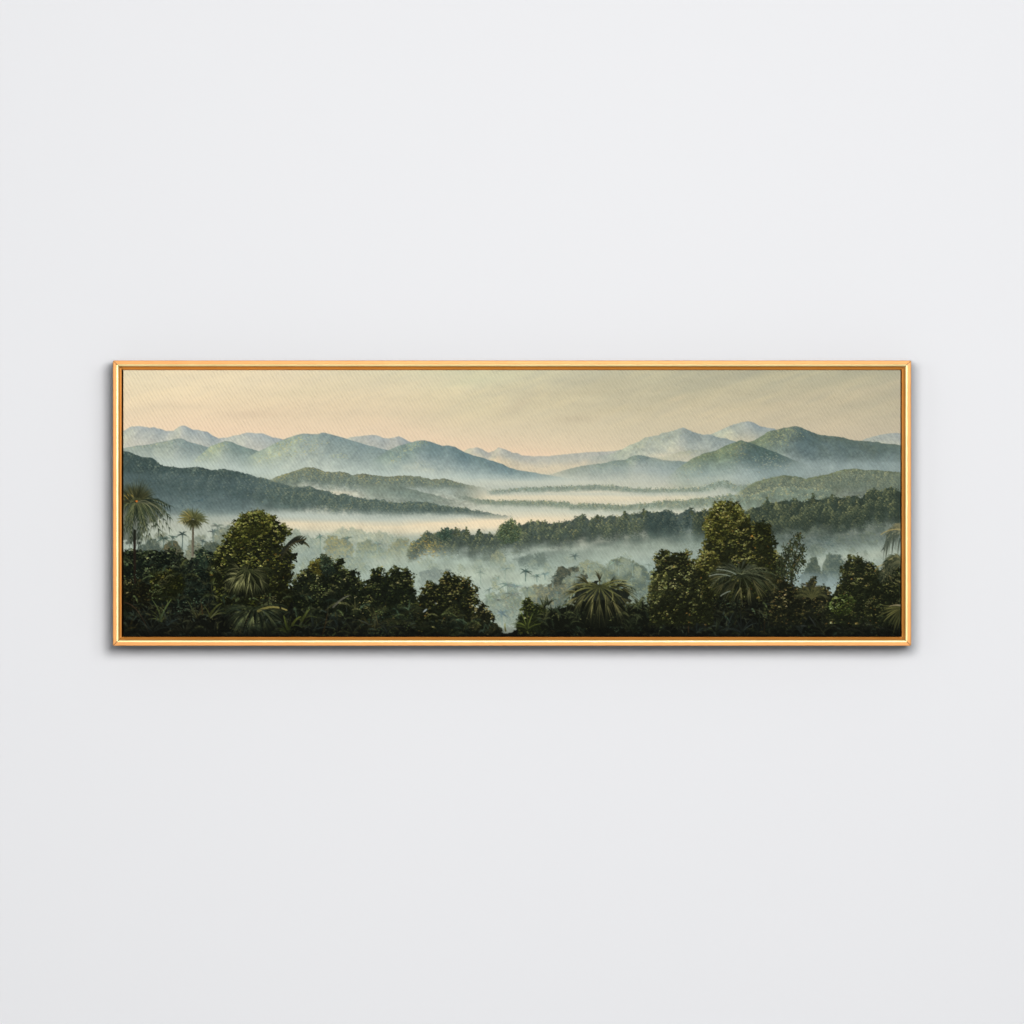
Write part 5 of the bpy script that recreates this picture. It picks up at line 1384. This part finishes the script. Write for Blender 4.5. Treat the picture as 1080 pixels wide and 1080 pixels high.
def rail(name, side, prof, mat, parent, gap=GAP):
    """One mitred moulding: prof is a closed outline of (inset from the outer edge, depth off the wall)."""
    bm = bmesh.new()
    rings = []
    for end in (0, 1):
        ring = []
        for (d, dep) in prof:
            k = (CAMD + FRONT - dep) / CAMD
            if side == 'top':
                x = (X0 + d + gap) if end == 0 else (X1 - d - gap)
                p = (x, Y0 + d)
            elif side == 'bottom':
                x = (X0 + d + gap) if end == 0 else (X1 - d - gap)
                p = (x, Y1 - d)
            elif side == 'left':
                y = (Y0 + d + gap) if end == 0 else (Y1 - d - gap)
                p = (X0 + d, y)
            else:
                y = (Y0 + d + gap) if end == 0 else (Y1 - d - gap)
                p = (X1 - d, y)
            ring.append(bm.verts.new(((p[0] - 540) * U, -dep * U, (540 - p[1]) * U)))
        rings.append(ring)
    n = len(prof)
    for i in range(n):
        j = (i + 1) % n
        f = bm.faces.new((rings[0][i], rings[0][j], rings[1][j], rings[1][i]))
        if prof[i][0] == 0 and prof[j][0] == 0:
            f.material_index = 1                  # the outer flank is stained wood, not gilt
    for f in (bm.faces.new(rings[0]), bm.faces.new(list(reversed(rings[1])))):
        f.material_index = 1                      # the sawn mitre
    bmesh.ops.recalc_face_normals(bm, faces=bm.faces)
    me = bpy.data.meshes.new(name)
    bm.to_mesh(me)
    o = link(name, me, mat, parent)
    me.materials.append(M_side)
    return o


# moulding: flat face, a chamfer coloured pale as a highlight on its inner arris, then the inner wall
PROF = [(0, 0), (0, 43.2), (.25, 43.75), (.8, 44.0), (3.5, 44.0), (3.9, 43.95), (4.1, 43.8), (4.1, 0)]
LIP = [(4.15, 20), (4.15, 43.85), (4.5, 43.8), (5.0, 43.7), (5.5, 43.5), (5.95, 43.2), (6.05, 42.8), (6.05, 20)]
LEDGE = [(6.1, 2), (6.1, 36.2), (6.9, 35.6), (7.7, 35.1), (8.5, 34.7), (9.1, 34.5), (9.4, 34.3), (9.5, 33.8), (9.5, 2)]
for side in ('top', 'bottom', 'left', 'right'):
    r_ = rail('frame_rail', side, PROF, M_gold, root)
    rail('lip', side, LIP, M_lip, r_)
    cut = .8 if side == 'left' else 0             # the gap to the canvas is widest on the left
    rail('inner_ledge', side, [(d_ - (cut if d_ > 7 else 0), z_) for d_, z_ in LEDGE], M_ledge, r_, gap=.12)

# backing board behind the canvas
bm = bmesh.new()
a, c = (X0 + 9.9, Y0 + 9.9), (X1 - 9.9, Y1 - 9.9)
vs = [bm.verts.new(((x - 540) * U, -d * U, (540 - y) * U)) for x in (a[0], c[0]) for d in (3, 9) for y in (a[1], c[1])]
for f in [(0, 1, 3, 2), (4, 6, 7, 5), (0, 4, 5, 1), (2, 3, 7, 6), (0, 2, 6, 4), (1, 5, 7, 3)]:
    bm.faces.new([vs[i] for i in f])
bmesh.ops.recalc_face_normals(bm, faces=bm.faces)
me = bpy.data.meshes.new('backing_board')
bm.to_mesh(me)
link('backing_board', me, M_back, root)

# ---- the canvas: a fine grid that carries the paint, its edges folded back
CD = 38.5                                        # canvas face, units off the wall
cx0, cx1, cy0, cy1 = 130.0, 949.9, 390.3, 671.3
kc = (CAMD + FRONT - CD) / CAMD
gxs = np.linspace(cx0 + .45, cx1 - .45, W)
gys = np.linspace(cy0 + .45, cy1 - .45, H)
# two more rings: the rolled edge and the folded side
gxs = np.concatenate([[cx0, cx0], gxs, [cx1, cx1]])
gys = np.concatenate([[cy0, cy0], gys, [cy1, cy1]])
nx, ny = len(gxs), len(gys)
dep = np.full((ny, nx), CD, np.float64)
rel = np.pad(relief, 2, mode='edge')
for _ in range(1):
    rel = (rel + np.roll(rel, 1, 0) + np.roll(rel, -1, 0) + np.roll(rel, 1, 1) + np.roll(rel, -1, 1)) / 5
dep += rel * .16
dep[1, :] = dep[-2, :] = CD - .45
dep[:, 1] = dep[:, -2] = CD - .45
dep[0, :] = dep[-1, :] = 12.0
dep[:, 0] = dep[:, -1] = 12.0
co = np.empty((ny, nx, 3), np.float32)
co[..., 0] = (gxs[None, :] - 540) * kc * U
co[..., 1] = -dep * U
co[..., 2] = (540 - gys[:, None]) * kc * U
me = bpy.data.meshes.new('canvas')
nv, nf = nx * ny, (nx - 1) * (ny - 1)
idx = np.arange(nv, dtype=np.int32).reshape(ny, nx)
q = np.stack([idx[:-1, :-1], idx[1:, :-1], idx[1:, 1:], idx[:-1, 1:]], -1).reshape(-1)
me.vertices.add(nv)
me.vertices.foreach_set('co', co.reshape(-1))
me.loops.add(nf * 4)
me.loops.foreach_set('vertex_index', q)
me.polygons.add(nf)
me.polygons.foreach_set('loop_start', np.arange(0, nf * 4, 4, dtype=np.int32))
me.update(calc_edges=True)
me.polygons.foreach_set('use_smooth', np.ones(nf, bool))
srgb = np.clip(np.pad(buf, ((2, 2), (2, 2), (0, 0)), mode='edge'), 0, 1).astype(np.float64)
edge = C(206, 196, 172)
lin = np.where(srgb <= .04045, srgb / 12.92, ((srgb + .055) / 1.055) ** 2.4)
lin *= PAINT
side_lin = np.array([.10, .07, .045])  # folded sides coloured dark to deepen the shade in the gap
lin[0, :], lin[-1, :], lin[:, 0], lin[:, -1] = side_lin, side_lin, side_lin, side_lin
att = me.color_attributes.new('paint', 'FLOAT_COLOR', 'POINT')
rgba = np.ones((ny, nx, 4), np.float32)
rgba[..., :3] = lin
att.data.foreach_set('color', rgba.reshape(-1))
canvas = link('canvas', me, M_paint, root)

# ---- light: an unseen round lamp before the picture, an added soft fill and side strip
world = bpy.data.worlds.new('World')
scene.world = world
world.use_nodes = True
bg = world.node_tree.nodes['Background']
bg.inputs['Color'].default_value = (.95, .97, 1.0, 1)
bg.inputs['Strength'].default_value = AMB


def lamp(kind, name, loc, target, energy, color, falloff=False, **kw):
    d = bpy.data.lights.new(name, kind)
    for k, v in kw.items():
        setattr(d, k, v)
    d.energy = energy
    d.color = color
    o = bpy.data.objects.new(name, d)
    col_.objects.link(o)
    o.location = loc
    v = [t - l for t, l in zip(target, loc)]
    import mathutils
    if falloff:                                  # constant falloff keeps this unseen lamp's light from dropping across the wall
        d.use_nodes = True
        em = d.node_tree.nodes['Emission']
        fo = d.node_tree.nodes.new('ShaderNodeLightFalloff')
        fo.inputs['Strength'].default_value = 1.0
        d.node_tree.links.new(fo.outputs['Constant'], em.inputs['Strength'])
    o.rotation_euler = mathutils.Vector(v).to_track_quat('-Z', 'Y').to_euler()
    return o


for args in LAMPS:
    lamp(**args)

# ---- camera
cd = bpy.data.cameras.new('camera')
cam = bpy.data.objects.new('camera', cd)
col_.objects.link(cam)
cam.location = (0, -(CAMD + FRONT) * U, 0)
cam.rotation_euler = (math.pi / 2, 0, 0)
cd.sensor_fit = 'AUTO'
cd.angle = 2 * math.atan(540 / CAMD)
cd.clip_start = .05
cd.clip_end = 100
scene.camera = cam

scene.render.engine = 'CYCLES'
scene.render.resolution_x = scene.render.resolution_y = 1024
scene.view_settings.view_transform = 'Standard'
scene.view_settings.look = 'None'
scene.view_settings.exposure = 0
scene.view_settings.gamma = 1
scene.view_settings.use_curve_mapping = False
scene.cycles.max_bounces = 6
scene.cycles.caustics_reflective = False
